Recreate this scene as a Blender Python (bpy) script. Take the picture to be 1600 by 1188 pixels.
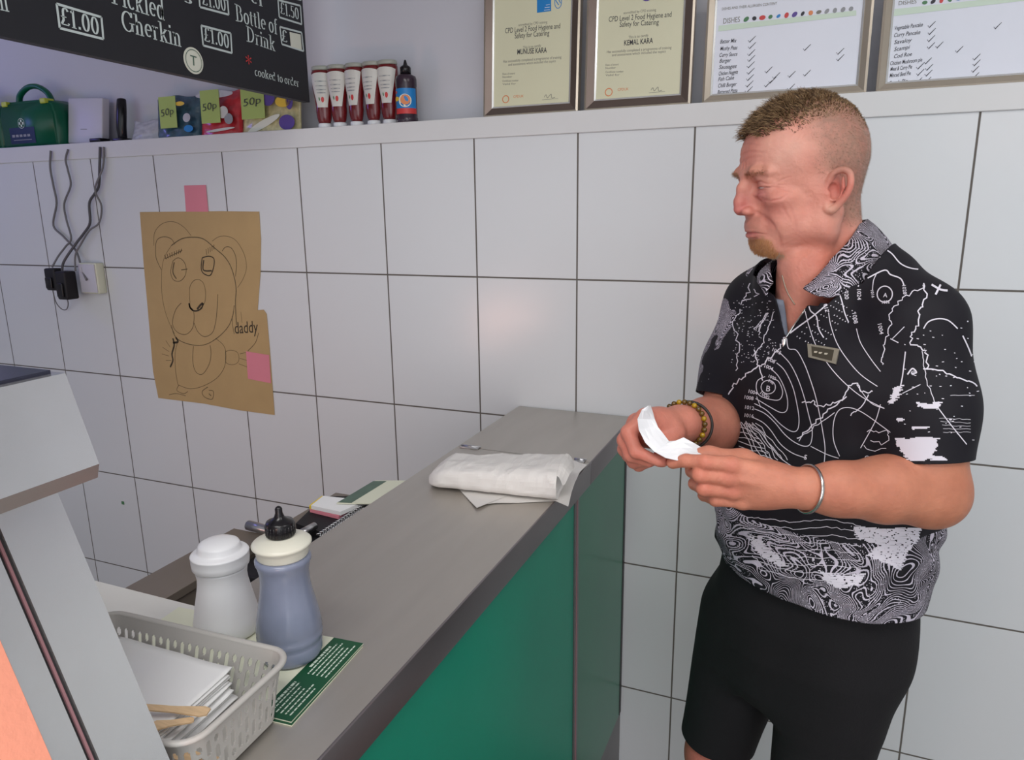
import bpy, bmesh, math, random
import numpy as np
from mathutils import Vector, Matrix, noise
from mathutils.bvhtree import BVHTree
random.seed(7)
for o in list(bpy.data.objects): bpy.data.objects.remove(o)
S = bpy.context.scene; COL = S.collection
# ------------------------------------------------------------------ camera, light, exposure
FPX = 1147.3
CAM = np.array([0.573, -1.791, 1.61])
YAW, PITCH, ROLL = 0.3992, -0.2313, -0.0134
def _axes():
    ca, sa, cb, sb, cc, sc = math.cos(YAW), math.sin(YAW), math.cos(PITCH), math.sin(PITCH), math.cos(ROLL), math.sin(ROLL)
    r = np.array([ca, sa, 0]); f = np.array([-sa*cb, ca*cb, sb]); u = np.cross(r, f)
    return cc*r+sc*u, -sc*r+cc*u, f
RI, UP, FW = _axes()
cd = bpy.data.cameras.new('camera'); cam = bpy.data.objects.new('camera', cd); COL.objects.link(cam)
cam.matrix_world = Matrix(((RI[0], UP[0], -FW[0], CAM[0]), (RI[1], UP[1], -FW[1], CAM[1]), (RI[2], UP[2], -FW[2], CAM[2]), (0, 0, 0, 1)))
cd.sensor_width = 36; cd.lens = FPX/1600*36; cd.clip_start = .02
S.camera = cam
S.view_settings.view_transform = 'Standard'; S.view_settings.look = 'None'
S.view_settings.exposure = 0.16; S.view_settings.gamma = 1; S.view_settings.use_curve_mapping = False
w = bpy.data.worlds.new('world'); S.world = w; w.use_nodes = True
w.node_tree.nodes['Background'].inputs[0].default_value = (.85, .92, 1, 1)
w.node_tree.nodes['Background'].inputs[1].default_value = 1.0
def area(name, loc, size, power, col=(1, 1, 1), rot=(0, 0, 0), shape='RECTANGLE'):
    l = bpy.data.lights.new(name, 'AREA'); l.energy = power; l.color = col; l.shape = shape; l.size = size[0]
    l.size_y = size[1]
    o = bpy.data.objects.new(name, l); o.location = loc; o.rotation_euler = rot; COL.objects.link(o); return o
area('overhead_light', (1.5, -1.3, 2.66), (1.1, .6), 8.5, (1, .985, .96))
area('overhead_light', (1.3, -3.2, 2.66), (1.1, .6), 12, (1, .985, .96))
area('overhead_light', (-1.9, -1.9, 2.66), (.6, .6), .5, (1, .98, .94))
area('overhead_light', (.35, -2.1, 2.66), (1.1, .5), 16, (1, .985, .96))  # extra light added overhead to brighten the counter and basket
area('shop_window_light', (2.2, -4.3, 1.6), (2.6, 1.9), 20, (.97, .98, 1), (math.radians(90), 0, math.radians(12)))
area('insect_lamp_light', (-2.75, -.75, 2.2), (.5, .25), 1.7, (.25, .22, 1), (math.radians(80), 0, math.radians(-60)))

def ray(px, py): return RI*((px-800)/FPX)-UP*((py-594)/FPX)+FW
def at_z(px, py, z): d = ray(px, py); return CAM+d*(z-CAM[2])/d[2]
def at_y(px, py, y): d = ray(px, py); return CAM+d*(y-CAM[1])/d[1]
def at_x(px, py, x): d = ray(px, py); return CAM+d*(x-CAM[0])/d[0]
# ------------------------------------------------------------------ materials
def lin(c):
    return tuple((x/255/12.92 if x/255 <= .04045 else ((x/255+.055)/1.055)**2.4) for x in c)
M = {}
def mat(name, rgb, rough=.5, metal=0., spec=.5, bump=0., bscale=60, var=0., vscale=8, trans=0., coat=0., attr=None, sss=0., alpha=1., stretch=None, ior=1.45):
    m = bpy.data.materials.new(name); m.use_nodes = True; N = m.node_tree.nodes; L = m.node_tree.links
    b = N['Principled BSDF']; c = lin(rgb)+(1,)
    b.inputs['Base Color'].default_value = c; b.inputs['Roughness'].default_value = rough
    b.inputs['Metallic'].default_value = metal; b.inputs['Specular IOR Level'].default_value = spec
    b.inputs['Transmission Weight'].default_value = trans; b.inputs['Coat Weight'].default_value = coat
    b.inputs['IOR'].default_value = ior; b.inputs['Alpha'].default_value = alpha
    if sss:
        b.inputs['Subsurface Weight'].default_value = sss; b.inputs['Subsurface Radius'].default_value = (.012, .004, .002); b.inputs['Subsurface Scale'].default_value = 1
    src = None
    tc = N.new('ShaderNodeTexCoord'); mp = N.new('ShaderNodeMapping'); L.new(tc.outputs['Object'], mp.inputs[0])
    if stretch: mp.inputs['Scale'].default_value = stretch
    if attr:
        a = N.new('ShaderNodeAttribute'); a.attribute_name = attr; src = a.outputs['Color']
    if var:
        nz = N.new('ShaderNodeTexNoise'); nz.inputs['Scale'].default_value = vscale; nz.inputs['Detail'].default_value = 4
        L.new(mp.outputs[0], nz.inputs['Vector'])
        mr = N.new('ShaderNodeMapRange'); mr.inputs['From Min'].default_value = .3; mr.inputs['From Max'].default_value = .7
        mr.inputs['To Min'].default_value = 1-var; mr.inputs['To Max'].default_value = 1+var; L.new(nz.outputs[0], mr.inputs[0])
        mx = N.new('ShaderNodeVectorMath'); mx.operation = 'SCALE'
        if src: L.new(src, mx.inputs[0])
        else: mx.inputs[0].default_value = c[:3]
        L.new(mr.outputs[0], mx.inputs['Scale']); src = mx.outputs[0]
    if src: L.new(src, b.inputs['Base Color'])
    if bump:
        n2 = N.new('ShaderNodeTexNoise'); n2.inputs['Scale'].default_value = bscale; n2.inputs['Detail'].default_value = 3
        L.new(mp.outputs[0], n2.inputs['Vector'])
        bp = N.new('ShaderNodeBump'); bp.inputs['Strength'].default_value = bump; bp.inputs['Distance'].default_value = .002
        L.new(n2.outputs[0], bp.inputs['Height']); L.new(bp.outputs[0], b.inputs['Normal'])
    M[name] = m; return m
mat('wall_paint', (205, 205, 212), .7, bump=.1, bscale=30)
mat('ceiling_white', (225, 225, 225), .8, var=.02)
mat('floor_tile', (120, 112, 105), .4, var=.15, vscale=5)
mat('ledge_white', (222, 222, 222), .35, var=.015)
mat('steel', (196, 191, 184), .44, .8, bump=.05, bscale=14, var=.035, vscale=5, stretch=(6, 1, 1))
mat('steel_edge', (140, 134, 136), .38, .85, var=.05)
mat('steel_range', (236, 235, 234), .22, .9, bump=.15, bscale=7, var=.04)
mat('steel_dark', (80, 80, 95), .2, 1, var=.05)
mat('steel_brown', (128, 118, 108), .4, .25, var=.08, vscale=5)
mat('steel_bright', (200, 200, 202), .28, 1, var=.05)
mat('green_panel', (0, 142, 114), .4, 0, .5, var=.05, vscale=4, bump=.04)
mat('green_panel_shaded', (52, 122, 96), .3, 0, .5, var=.06, vscale=4)  # flap panel green, with shade put into the colour
mat('seam_dark', (45, 42, 44), .5, var=.1)
mat('seam_pink', (150, 110, 115), .4, var=.1)
mat('skirting_grey', (120, 118, 118), .5, var=.1)
mat('plastic_white', (232, 232, 235), .35, var=.015, sss=0)
mat('plastic_offwhite', (206, 204, 214), .4, var=.02)
mat('white_laminate', (226, 225, 220), .45, var=.02)
mat('basket_grey', (186, 183, 178), .42, var=.02)
mat('vinegar_body', (128, 135, 156), .22, 0, .5, var=.06, vscale=30, coat=.2)
mat('vinegar_lid', (222, 220, 205), .3, var=.02)
mat('black_plastic', (22, 20, 24), .25, var=.1)
mat('black_matt', (28, 26, 30), .6, var=.1)
mat('dark_box', (48, 38, 46), .45, var=.1)
mat('paper_white', (243, 243, 243), .8, bump=.25, bscale=45, var=.01)
mat('paper_wrap', (229, 226, 222), .75, bump=.35, bscale=25, var=.02)
mat('paper_receipt', (240, 241, 244), .7, var=.01)
mat('wood_pale', (222, 190, 150), .6, var=.1, vscale=40, stretch=(1, 8, 8))
mat('leaflet_cream', (226, 228, 206), .5, var=.015)
mat('leaflet_green', (24, 78, 50), .4, var=.08)
mat('leaflet_green_pale', (88, 112, 98), .5, var=.12, vscale=40)
mat('print_pale', (205, 220, 205), .6)
mat('kraft_paper', (190, 160, 112), .75, bump=.2, bscale=20, var=.04, vscale=10)
mat('pencil', (112, 96, 68), .8, var=.15, vscale=60)
mat('pencil_dark', (70, 60, 46), .8, var=.2, vscale=60)
mat('note_pink', (226, 138, 152), .7, var=.03)
mat('note_green', (176, 196, 112), .7, var=.03)
mat('note_yellow', (236, 206, 70), .7, var=.03)
mat('ink', (62, 62, 68), .7, var=.1)
mat('ink_soft', (132, 130, 122), .7, var=.1)
mat('ink_board', (44, 46, 56), .6)
mat('cert_paper', (218, 216, 186), .35, var=.015)
mat('chart_paper', (224, 227, 238), .35, var=.01)
mat('chart_green', (205, 222, 205), .4, var=.02)
mat('print_blue', (36, 130, 200), .4, var=.05)
mat('print_red', (205, 62, 62), .4, var=.05)
mat('print_orange', (224, 140, 90), .5, var=.05)
mat('print_yellow', (236, 196, 60), .45, var=.08)
mat('print_purple', (92, 70, 150), .45, var=.08)
mat('frame_brown', (116, 102, 95), .35, .55, var=.08)
mat('frame_champagne', (196, 184, 168), .3, .6, var=.05)
mat('frame_lip', (232, 232, 230), .25, .6, var=.02)
mat('board_black', (36, 36, 42), .5, var=.05)
mat('board_letter', (214, 224, 222), .5, var=.02)
mat('sticker_cream', (230, 230, 214), .5, var=.03)
mat('firstaid_green', (0, 92, 66), .32, var=.04)
mat('firstaid_dark', (12, 40, 72), .4, var=.05)
mat('clip_yellow', (190, 200, 70), .4, var=.05)
mat('firstaid_glint', (70, 110, 220), .3, var=.05)
mat('ketchup', (108, 22, 26), .16, 0, .5, coat=.4, var=.12, vscale=30)
mat('bottle_base', (168, 170, 160), .3, var=.05)
mat('label_white', (212, 210, 204), .4, var=.04, vscale=60)
mat('label_grey', (150, 152, 156), .5, var=.05)
mat('label_green', (80, 130, 90), .5, var=.05)
mat('brown_sauce', (58, 44, 56), .2, var=.1)
mat('bag_teal', (54, 84, 100), .25, 0, .6, var=.35, vscale=40, bump=.5, bscale=40, coat=.5)
mat('bag_red', (196, 52, 60), .25, 0, .6, var=.25, vscale=40, bump=.5, bscale=40, coat=.5)
mat('bag_yellow', (204, 194, 146), .25, 0, .6, var=.25, vscale=60, bump=.5, bscale=40, coat=.5)
mat('bag_clear', (196, 196, 204), .2, 0, .6, var=.12, vscale=40, bump=.6, bscale=50)
mat('cable_grey', (122, 120, 122), .5, var=.05)
mat('cable_dark', (88, 86, 90), .5, var=.05)
mat('glow_orange', (255, 168, 140), .45, var=.04, vscale=6, bump=.25, bscale=160)  # warm cabinet glow put into the base colour
mat('bead_brown', (96, 70, 22), .25, var=.35, vscale=140, coat=.4)
mat('bead_amber', (172, 136, 24), .2, coat=.4, var=.2, vscale=90)
mat('silver', (225, 224, 220), .2, 1, var=.04)
mat('leather_black', (46, 42, 40), .5, var=.1)
mat('steel_badge', (176, 168, 150), .35, .6, var=.08, vscale=90)
mat('badge_plate', (84, 78, 66), .35, .4, var=.1)
mat('skin', (205, 140, 120), .48, 0, .4, var=.07, vscale=34, attr='col', sss=.12, bump=.35, bscale=220)
mat('hair', (150, 118, 84), .5, 0, .4, attr='col')
mat('shirt_grey', (112, 118, 132), .7, var=.04)
mat('print_white', (222, 218, 228), .75)
mat('shorts_black', (15, 13, 17), .85, var=.12, vscale=6, bump=.2, bscale=300)
mat('shoe_grey', (70, 70, 74), .6, var=.1)

def tile_material():
    m = bpy.data.materials.new('wall_tiles'); m.use_nodes = True; N = m.node_tree.nodes; L = m.node_tree.links; b = N['Principled BSDF']
    tc = N.new('ShaderNodeTexCoord'); sp = N.new('ShaderNodeSeparateXYZ'); L.new(tc.outputs['Object'], sp.inputs[0])
    def mth(op, a, bb=None, cc=None):
        n = N.new('ShaderNodeMath'); n.operation = op
        for i, v in enumerate((a, bb, cc)):
            if v is None: continue
            if isinstance(v, (int, float)): n.inputs[i].default_value = v
            else: L.new(v, n.inputs[i])
        return n.outputs[0]
    def dist(s, off, period):
        t = mth('ADD', s, off+100*period); t = mth('DIVIDE', t, period); t = mth('FRACT', t); t = mth('SUBTRACT', t, .5); t = mth('ABSOLUTE', t)
        t = mth('SUBTRACT', .5, t); return mth('MULTIPLY', t, period)
    dx = dist(sp.outputs[0], 0, TW); dz = dist(sp.outputs[2], -ZH, TH)
    d = mth('MINIMUM', dx, dz)
    mr = N.new('ShaderNodeMapRange'); mr.interpolation_type = 'SMOOTHSTEP'; mr.inputs['From Min'].default_value = .0014; mr.inputs['From Max'].default_value = .0027
    L.new(d, mr.inputs[0])
    nz = N.new('ShaderNodeTexNoise'); nz.inputs['Scale'].default_value = 3; L.new(tc.outputs['Object'], nz.inputs[0])
    g = N.new('ShaderNodeMix'); g.data_type = 'RGBA'; L.new(mr.outputs[0], g.inputs[0])
    g.inputs[6].default_value = lin((104, 98, 92))+(1,); g.inputs[7].default_value = lin((222, 224, 226))+(1,); L.new(g.outputs[2], b.inputs['Base Color'])
    r = N.new('ShaderNodeMapRange'); r.inputs['To Min'].default_value = .8; r.inputs['To Max'].default_value = .22; L.new(mr.outputs[0], r.inputs[0]); L.new(r.outputs[0], b.inputs['Roughness'])
    b1 = N.new('ShaderNodeBump'); b1.inputs['Strength'].default_value = .6; b1.inputs['Distance'].default_value = .0015; L.new(mr.outputs[0], b1.inputs['Height'])
    b2 = N.new('ShaderNodeBump'); b2.inputs['Strength'].default_value = .12; b2.inputs['Distance'].default_value = .01; L.new(nz.outputs[0], b2.inputs['Height']); L.new(b1.outputs[0], b2.inputs['Normal'])
    L.new(b2.outputs[0], b.inputs['Normal']); M['wall_tiles'] = m

# ------------------------------------------------------------------ mesh builder
def V3(p): return np.array(p, float)
class MB:
    def __init__(s): s.v = []; s.f = []; s.m = []; s.mats = []; s.cur = 0; s.sm = False; s.smf = []; s.X = None
    def mat(s, name, smooth=None):
        if name not in s.mats: s.mats.append(name)
        s.cur = s.mats.index(name)
        if smooth is not None: s.sm = smooth
        return s
    def add(s, vs, fs):
        n = len(s.v)
        for p in vs:
            if s.X is not None: p = s.X @ Vector(p)
            s.v.append(tuple(float(c) for c in p))
        for f in fs: s.f.append([i+n for i in f]); s.m.append(s.cur); s.smf.append(s.sm)
        return s
    def box(s, a, b, bev=0):
        x0, y0, z0 = a; x1, y1, z1 = b
        if bev <= 0:
            vs = [(x0, y0, z0), (x1, y0, z0), (x1, y1, z0), (x0, y1, z0), (x0, y0, z1), (x1, y0, z1), (x1, y1, z1), (x0, y1, z1)]
            return s.add(vs, [(0, 3, 2, 1), (4, 5, 6, 7), (0, 1, 5, 4), (1, 2, 6, 5), (2, 3, 7, 6), (3, 0, 4, 7)])
        bm = bmesh.new(); bmesh.ops.create_cube(bm, size=1)
        for v in bm.verts: v.co = Vector(((x0+x1)/2+v.co.x*(x1-x0), (y0+y1)/2+v.co.y*(y1-y0), (z0+z1)/2+v.co.z*(z1-z0)))
        bmesh.ops.bevel(bm, geom=bm.edges[:], offset=bev, segments=3, profile=.5, affect='EDGES')
        return s.frombm(bm)
    def frombm(s, bm):
        bm.verts.index_update(); s.add([v.co[:] for v in bm.verts], [[v.index for v in f.verts] for f in bm.faces]); bm.free(); return s
    def lathe(s, prof, c=(0, 0, 0), n=40, sx=1, sy=1, cap=True):
        vs = []; fs = []
        for r, z in prof:
            for i in range(n):
                a = 2*math.pi*i/n; vs.append((c[0]+r*sx*math.cos(a), c[1]+r*sy*math.sin(a), c[2]+z))
        for j in range(len(prof)-1):
            for i in range(n):
                k = (i+1) % n; fs.append((j*n+i, j*n+k, (j+1)*n+k, (j+1)*n+i))
        if cap: fs.append(tuple(range(n))[::-1]); fs.append(tuple(range((len(prof)-1)*n, len(prof)*n)))
        return s.add(vs, fs)
    def tube(s, pts, r, n=8, closed=False, flat=None):
        pts = [V3(p) for p in pts]; N_ = len(pts); vs = []; fs = []; up = None
        rr = r if hasattr(r, '__len__') else [r]*N_
        for i, p in enumerate(pts):
            a = pts[(i-1) % N_] if (closed or i) else p; b = pts[(i+1) % N_] if (closed or i < N_-1) else p
            t = b-a; t /= (np.linalg.norm(t)+1e-12)
            if up is None:
                up = np.cross(t, (0, 0, 1) if abs(t[2]) < .9 else (1, 0, 0))
            up = up-t*np.dot(up, t); up /= np.linalg.norm(up); w_ = np.cross(t, up)
            for k in range(n):
                a_ = 2*math.pi*k/n; vs.append(p+rr[i]*(math.cos(a_)*up+math.sin(a_)*w_*(flat or 1)))
        for j in range(N_ if closed else N_-1):
            j2 = (j+1) % N_
            for k in range(n):
                k2 = (k+1) % n; fs.append((j*n+k, j*n+k2, j2*n+k2, j2*n+k))
        if not closed: fs.append(tuple(range(n))[::-1]); fs.append(tuple(range((N_-1)*n, N_*n)))
        return s.add(vs, fs)
    def poly(s, pts, th=0, nrm=None):
        n = len(pts)
        if not th: return s.add(pts, [tuple(range(n))])
        d = V3(nrm)*th; vs = [V3(p) for p in pts]+[V3(p)-d for p in pts]
        return s.add(vs, [tuple(range(n)), tuple(range(n, 2*n))[::-1]]+[(i, i+n, (i+1) % n+n, (i+1) % n) for i in range(n)])
    def build(s, name, parent=None, solid=0, label=None):
        me = bpy.data.meshes.new(name); off = V3((0, 0, 0))
        if parent is not None:
            p = parent
            while p.parent: p = p.parent
            off = V3(p.location)
        me.from_pydata([tuple(V3(v)-off) for v in s.v], [], s.f)
        for n in s.mats: me.materials.append(M[n])
        me.polygons.foreach_set('material_index', s.m); me.polygons.foreach_set('use_smooth', s.smf)
        me.update(); me.validate()
        o = bpy.data.objects.new(name, me); COL.objects.link(o)
        if parent is not None: o.parent = parent
        if solid:
            md = o.modifiers.new('thickness', 'SOLIDIFY'); md.thickness = solid; md.offset = -1
        if label: o['label'] = label
        return o
def thing(name, label, cat, loc=(0, 0, 0), group=None):
    o = bpy.data.objects.new(name, None); COL.objects.link(o); o.location = tuple(float(c) for c in loc); o.empty_display_size = .05
    o['label'] = label; o['category'] = cat
    if group: o['group'] = group
    return o
def tag(o, label, cat, group=None, kind=None):
    o['label'] = label; o['category'] = cat
    if group: o['group'] = group
    if kind: o['kind'] = kind
    return o
def struct(o): o['kind'] = 'structure'; return o
class Plane:
    def __init__(s, o, ax, ay):
        s.o = V3(o); s.ax = V3(ax)/np.linalg.norm(ax); ay = V3(ay); ay = ay-s.ax*np.dot(ay, s.ax); s.ay = ay/np.linalg.norm(ay); s.n = np.cross(s.ax, s.ay)
    def P(s, u, v, h=0): return s.o+s.ax*u+s.ay*v+s.n*h
    def px(s, x, y):
        d = ray(x, y); t = np.dot(s.o-CAM, s.n)/np.dot(d, s.n); q = CAM+d*t-s.o
        return np.array([np.dot(q, s.ax), np.dot(q, s.ay)])
def ribbon(mb, pl, pts, w, h=.0006, closed=False):
    pts = [np.array(p, float) for p in pts]
    if closed: pts = pts+[pts[0]]
    ww = w if hasattr(w, '__len__') else [w]*len(pts); L_, R_ = [], []
    for i, p in enumerate(pts):
        t = pts[min(i+1, len(pts)-1)]-pts[max(i-1, 0)]; t = t/(np.linalg.norm(t)+1e-9); n = np.array([-t[1], t[0]])*ww[i]/2
        L_.append(pl.P(*(p+n), h)); R_.append(pl.P(*(p-n), h))
    n = len(pts); mb.add(L_+R_, [(i+n, i+n+1, i+1, i) for i in range(n-1)])
def smooth2(pts, k=6, closed=False):
    pts = [np.array(p, float) for p in pts]; n = len(pts); out = []
    for i in range(n if closed else n-1):
        g = (lambda j: pts[j % n]) if closed else (lambda j: pts[max(0, min(n-1, j))])
        a, b, c, d = g(i-1), g(i), g(i+1), g(i+2)
        for j in range(k):
            t = j/k; out.append(.5*((2*b)+(c-a)*t+(2*a-5*b+4*c-d)*t*t+(3*b-a-3*c+d)*t**3))
    if not closed: out.append(pts[-1])
    return out
def ell(c, rx, ry, a0=0, a1=360, n=28, rot=0):
    o = []; cr, sr = math.cos(math.radians(rot)), math.sin(math.radians(rot))
    for i in range(n+1):
        a = math.radians(a0+(a1-a0)*i/n); x, y = rx*math.cos(a), ry*math.sin(a); o.append((c[0]+x*cr-y*sr, c[1]+x*sr+y*cr))
    return o
_tc = {}
def textmesh(s, bold=0, shear=0):
    k = (s, bold, shear)
    if k in _tc: return _tc[k]
    c = bpy.data.curves.new('t', 'FONT'); c.body = s; c.size = 1; c.offset = bold; c.shear = shear; c.resolution_u = 3
    o = bpy.data.objects.new('t', c); COL.objects.link(o); dg = bpy.context.evaluated_depsgraph_get()
    me = bpy.data.meshes.new_from_object(o.evaluated_get(dg)); vs = [v.co[:2] for v in me.vertices]; fs = [tuple(p.vertices) for p in me.polygons]
    bpy.data.objects.remove(o); bpy.data.curves.remove(c); bpy.data.meshes.remove(me); _tc[k] = (vs, fs); return _tc[k]
CAPH = max(v[1] for v in textmesh('H')[0])
def text(mb, pl, s, a, b, cap, h=.0007, bold=0, shear=0, mesh=None):
    """text from a to b (plane coordinates of the baseline ends) with capitals cap high"""
    vs, fs = mesh or textmesh(s, bold, shear)
    if not vs: return
    a, b = np.array(a), np.array(b); x0 = min(v[0] for v in vs); x1 = max(v[0] for v in vs); ax = (b-a)/(x1-x0); n = np.array([-(b-a)[1], (b-a)[0]]); n /= np.linalg.norm(n)
    ch = 1.0 if mesh else CAPH
    mb.add([pl.P(*(a+ax*(x-x0)+n*(y/ch*cap)), h) for x, y in vs], fs)
def textpx(mb, pl, s, pa, pb, cappx, **k):
    a, b = pl.px(*pa), pl.px(*pb); c = np.linalg.norm(pl.px(pa[0], pa[1]-cappx)-a); text(mb, pl, s, a, b, c, **k)
# serif lettering drawn with a broad pen
def _a(cx, cy, rx, ry, a0, a1, n=14): return ell((cx, cy), rx, ry, a0, a1, n)
G = {
 'P': (.72, [[(.2, 0), (.2, 1)], [(.2, .97), (.42, .97)]+_a(.42, .74, .2, .23, 90, -90)+[(.2, .51)]], [(.2, 0, .2), (.16, 1, .16)]),
 'G': (.92, [_a(.47, .5, .34, .48, 45, 320, 22), [(.76, .06), (.76, .44)], [(.74, .74), (.76, .98)]], [(.76, .44, .17)]),
 'B': (.82, [[(.2, 0), (.2, 1)], [(.2, .97), (.4, .97)]+_a(.4, .76, .19, .21, 90, -90)+[(.2, .55)], [(.3, .55), (.44, .55)]+_a(.44, .29, .23, .26, 90, -90)+[(.2, .03)]], [(.16, 0, .16), (.16, 1, .16)]),
 'D': (.9, [[(.2, 0), (.2, 1)], [(.2, .97), (.38, .97)]+_a(.38, .5, .36, .47, 90, -90, 20)+[(.2, .03)]], [(.16, 0, .16), (.16, 1, .16)]),
 'i': (.36, [[(.19, 0), (.19, .66)], [(.19, .84), (.19, .98)]], [(.19, 0, .16), (.12, .65, .1)]),
 'l': (.36, [[(.19, 0), (.19, 1)]], [(.19, 0, .16), (.12, .99, .1)]),
 'c': (.56, [_a(.32, .33, .21, .32, 50, 315, 16)], []),
 'k': (.68, [[(.18, 0), (.18, 1)], [(.2, .28), (.52, .62)], [(.3, .4), (.54, .02)]], [(.18, 0, .15), (.1, .99, .1), (.52, .64, .12), (.56, 0, .13)]),
 'e': (.58, [[(.1, .37), (.5, .37)]+_a(.31, .35, .2, .3, 0, 310, 18)], []),
 'd': (.64, [_a(.29, .33, .19, .32, 0, 360, 20), [(.47, 0), (.47, 1)]], [(.52, .01, .09), (.4, .99, .1)]),
 'h': (.68, [[(.18, 0), (.18, 1)], _a(.33, .44, .17, .2, 180, 0)+[(.5, 0)]], [(.18, 0, .14), (.1, .99, .1), (.5, 0, .14)]),
 'n': (.68, [[(.18, 0), (.18, .66)], _a(.33, .44, .17, .2, 180, 0)+[(.5, 0)]], [(.18, 0, .14), (.11, .65, .1), (.5, 0, .14)]),
 'r': (.5, [[(.18, 0), (.18, .66)], _a(.36, .46, .18, .18, 180, 60, 8)], [(.18, 0, .14), (.11, .65, .1)]),
 'o': (.6, [_a(.3, .33, .21, .32, 0, 360, 22)], []),
 't': (.42, [[(.2, .08), (.2, .86)], _a(.3, .12, .1, .1, 180, 300, 6)], [(.2, .64, .16)]),
 'f': (.42, [[(.19, 0), (.19, .8)]+_a(.32, .8, .13, .17, 180, 50, 8)], [(.19, 0, .15), (.2, .64, .16)]),
 's': (.5, [_a(.25, .49, .14, .15, 30, 250, 10)+_a(.26, .18, .15, .17, 80, -150, 12)], []),
 'a': (.58, [_a(.26, .2, .16, .19, 60, 330, 12), [(.43, 0), (.43, .45)]+_a(.28, .48, .15, .16, 0, 150, 8)], [(.47, .01, .08)]),
 '1': (.5, [[(.26, 0), (.26, 1)], [(.1, .84), (.26, .98)]], [(.26, 0, .16)]),
 '0': (.62, [_a(.3, .5, .2, .48, 0, 360, 24)], []),
 '5': (.6, [[(.5, .97), (.18, .97), (.16, .56)]+_a(.28, .3, .2, .3, 110, -140, 14)], []),
 '£': (.66, [_a(.42, .74, .16, .24, 20, 180, 10)+[(.26, .3), (.12, .05)], [(.1, .04), (.56, .04), (.58, .16)], [(.1, .48), (.46, .48)]], []),
 '.': (.28, [[(.13, .0), (.13, .15)]], []), ' ': (.3, [], [])}
def serif(s, thick=.15, thin=.05):
    vs, fs, x = [], [], 0
    for ch in s:
        adv, st, se = G[ch]
        for pts in st:
            pts = [np.array(p) for p in pts]; L_, R_ = [], []
            for i, p in enumerate(pts):
                t = pts[min(i+1, len(pts)-1)]-pts[max(i-1, 0)]; t = t/(np.linalg.norm(t)+1e-9); w_ = thin+(thick-thin)*abs(t[1])**1.3
                n = np.array([-t[1], t[0]])*w_/2; L_.append(p+n); R_.append(p-n)
            b = len(vs); n = len(pts); vs += [(q[0]+x, q[1]) for q in L_+R_]; fs += [(b+i+n, b+i+n+1, b+i+1, b+i) for i in range(n-1)]
        for (cx, cy, hw) in se:
            b = len(vs); vs += [(cx-hw+x, cy-.025), (cx+hw+x, cy-.025), (cx+hw+x, cy+.025), (cx-hw+x, cy+.025)]; fs.append((b, b+1, b+2, b+3))
        x += adv
    return vs, fs

# ------------------------------------------------------------------ setting
TW, TH, ZH = .28, .3795, 1.4285
H0 = 1.783; LT = 1.834; ZC = 1.0819
tile_material()
m = MB().mat('wall_tiles'); m.box((-3.2, 0, 0), (3.2, .12, H0)); m.build('wall_back', solid=0)['kind'] = 'structure'
m = MB().mat('wall_paint'); m.box((-3.2, .12, 0), (3.2, .22, 2.7)); struct(m.build('wall_upper'))
m = MB().mat('ledge_white'); m.box((-3.2, -.006, H0), (3.2, .12, LT), .002); struct(m.build('trim_1'))
m = MB().mat('floor_tile'); m.box((-3.2, -4.5, -.1), (3.2, .22, 0)); struct(m.build('floor'))
m = MB().mat('ceiling_white'); m.box((-3.2, -4.5, 2.7), (3.2, .22, 2.8)); struct(m.build('ceiling'))
m = MB().mat('wall_tiles'); m.box((-.22, -.1, 0), (4.5, 0, 2.7)); o = struct(m.build('wall_right')); o.location = (3.2, 0, 0); o.rotation_euler = (0, 0, math.radians(-90))
m = MB().mat('wall_paint'); m.box((-3.3, -4.5, 0), (-3.2, .22, 2.7)); struct(m.build('wall_left'))

# ------------------------------------------------------------------ counter
XR, XL = .1532, -.1612; YJ = -.372
def steel_top(name, label, y0, y1):
    t = thing(name, label, 'worktop', ((XL+XR)/2, (y0+y1)/2, ZC-.05))
    m = MB().mat('steel'); m.box((XL, y0, ZC-.004), (XR-.003, y1, ZC)); m.build('top_sheet', t)
    m = MB().mat('steel_edge', True); m.box((XR-.004, y0, ZC-.05), (XR, y1, ZC), .0015); m.build('edge_trim', t); MB().mat('steel_edge').box((XL, y0, ZC-.035), (XL+.003, y1, ZC-.0042)).build('back_edge', t)
    return t
steel_top('steel_worktop', 'long grey brushed steel worktop under the parcel and basket', -2.25, YJ-.0012)
t2 = steel_top('steel_worktop', 'short grey steel worktop between the hinge joint and tiled wall', YJ+.0012, -.004)
m = MB().mat('steel_bright', True)
hp = at_z(905, 722, ZC)
m.box((hp[0]-.012, YJ-.012, ZC), (hp[0]+.012, YJ+.012, ZC+.0035), .001); m.tube([(hp[0]-.012, YJ, ZC+.004), (hp[0]+.012, YJ, ZC+.004)], .003); m.build('hinge', t2); m = MB().mat('steel_bright', True)
hl = at_z(722, 695, ZC); m.box((hl[0]+.005, YJ-.01, ZC), (hl[0]+.05, YJ+.01, ZC+.003), .001); m.tube([(hl[0]+.005, YJ, ZC+.003), (hl[0]+.05, YJ, ZC+.003)], .0025)
m.build('hinge', t2)
cb = thing('serving_counter', 'green panelled front of the serving counter with steel strip', 'counter', (0, -1.1, 0))
XP = .140
m = MB().mat('seam_dark'); m.box((XL+.02, -2.25, 0), (XP-.006, -.02, ZC-.0055)); m.build('carcass', cb)
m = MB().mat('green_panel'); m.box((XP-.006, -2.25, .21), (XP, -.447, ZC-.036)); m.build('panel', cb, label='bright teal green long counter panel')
m = MB().mat('green_panel_shaded'); m.box((XP-.006, -.418, .21), (XP, -.022, ZC-.036)); m.build('panel', cb, label='green panel beside the wall, coloured duller for its shade')
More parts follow.
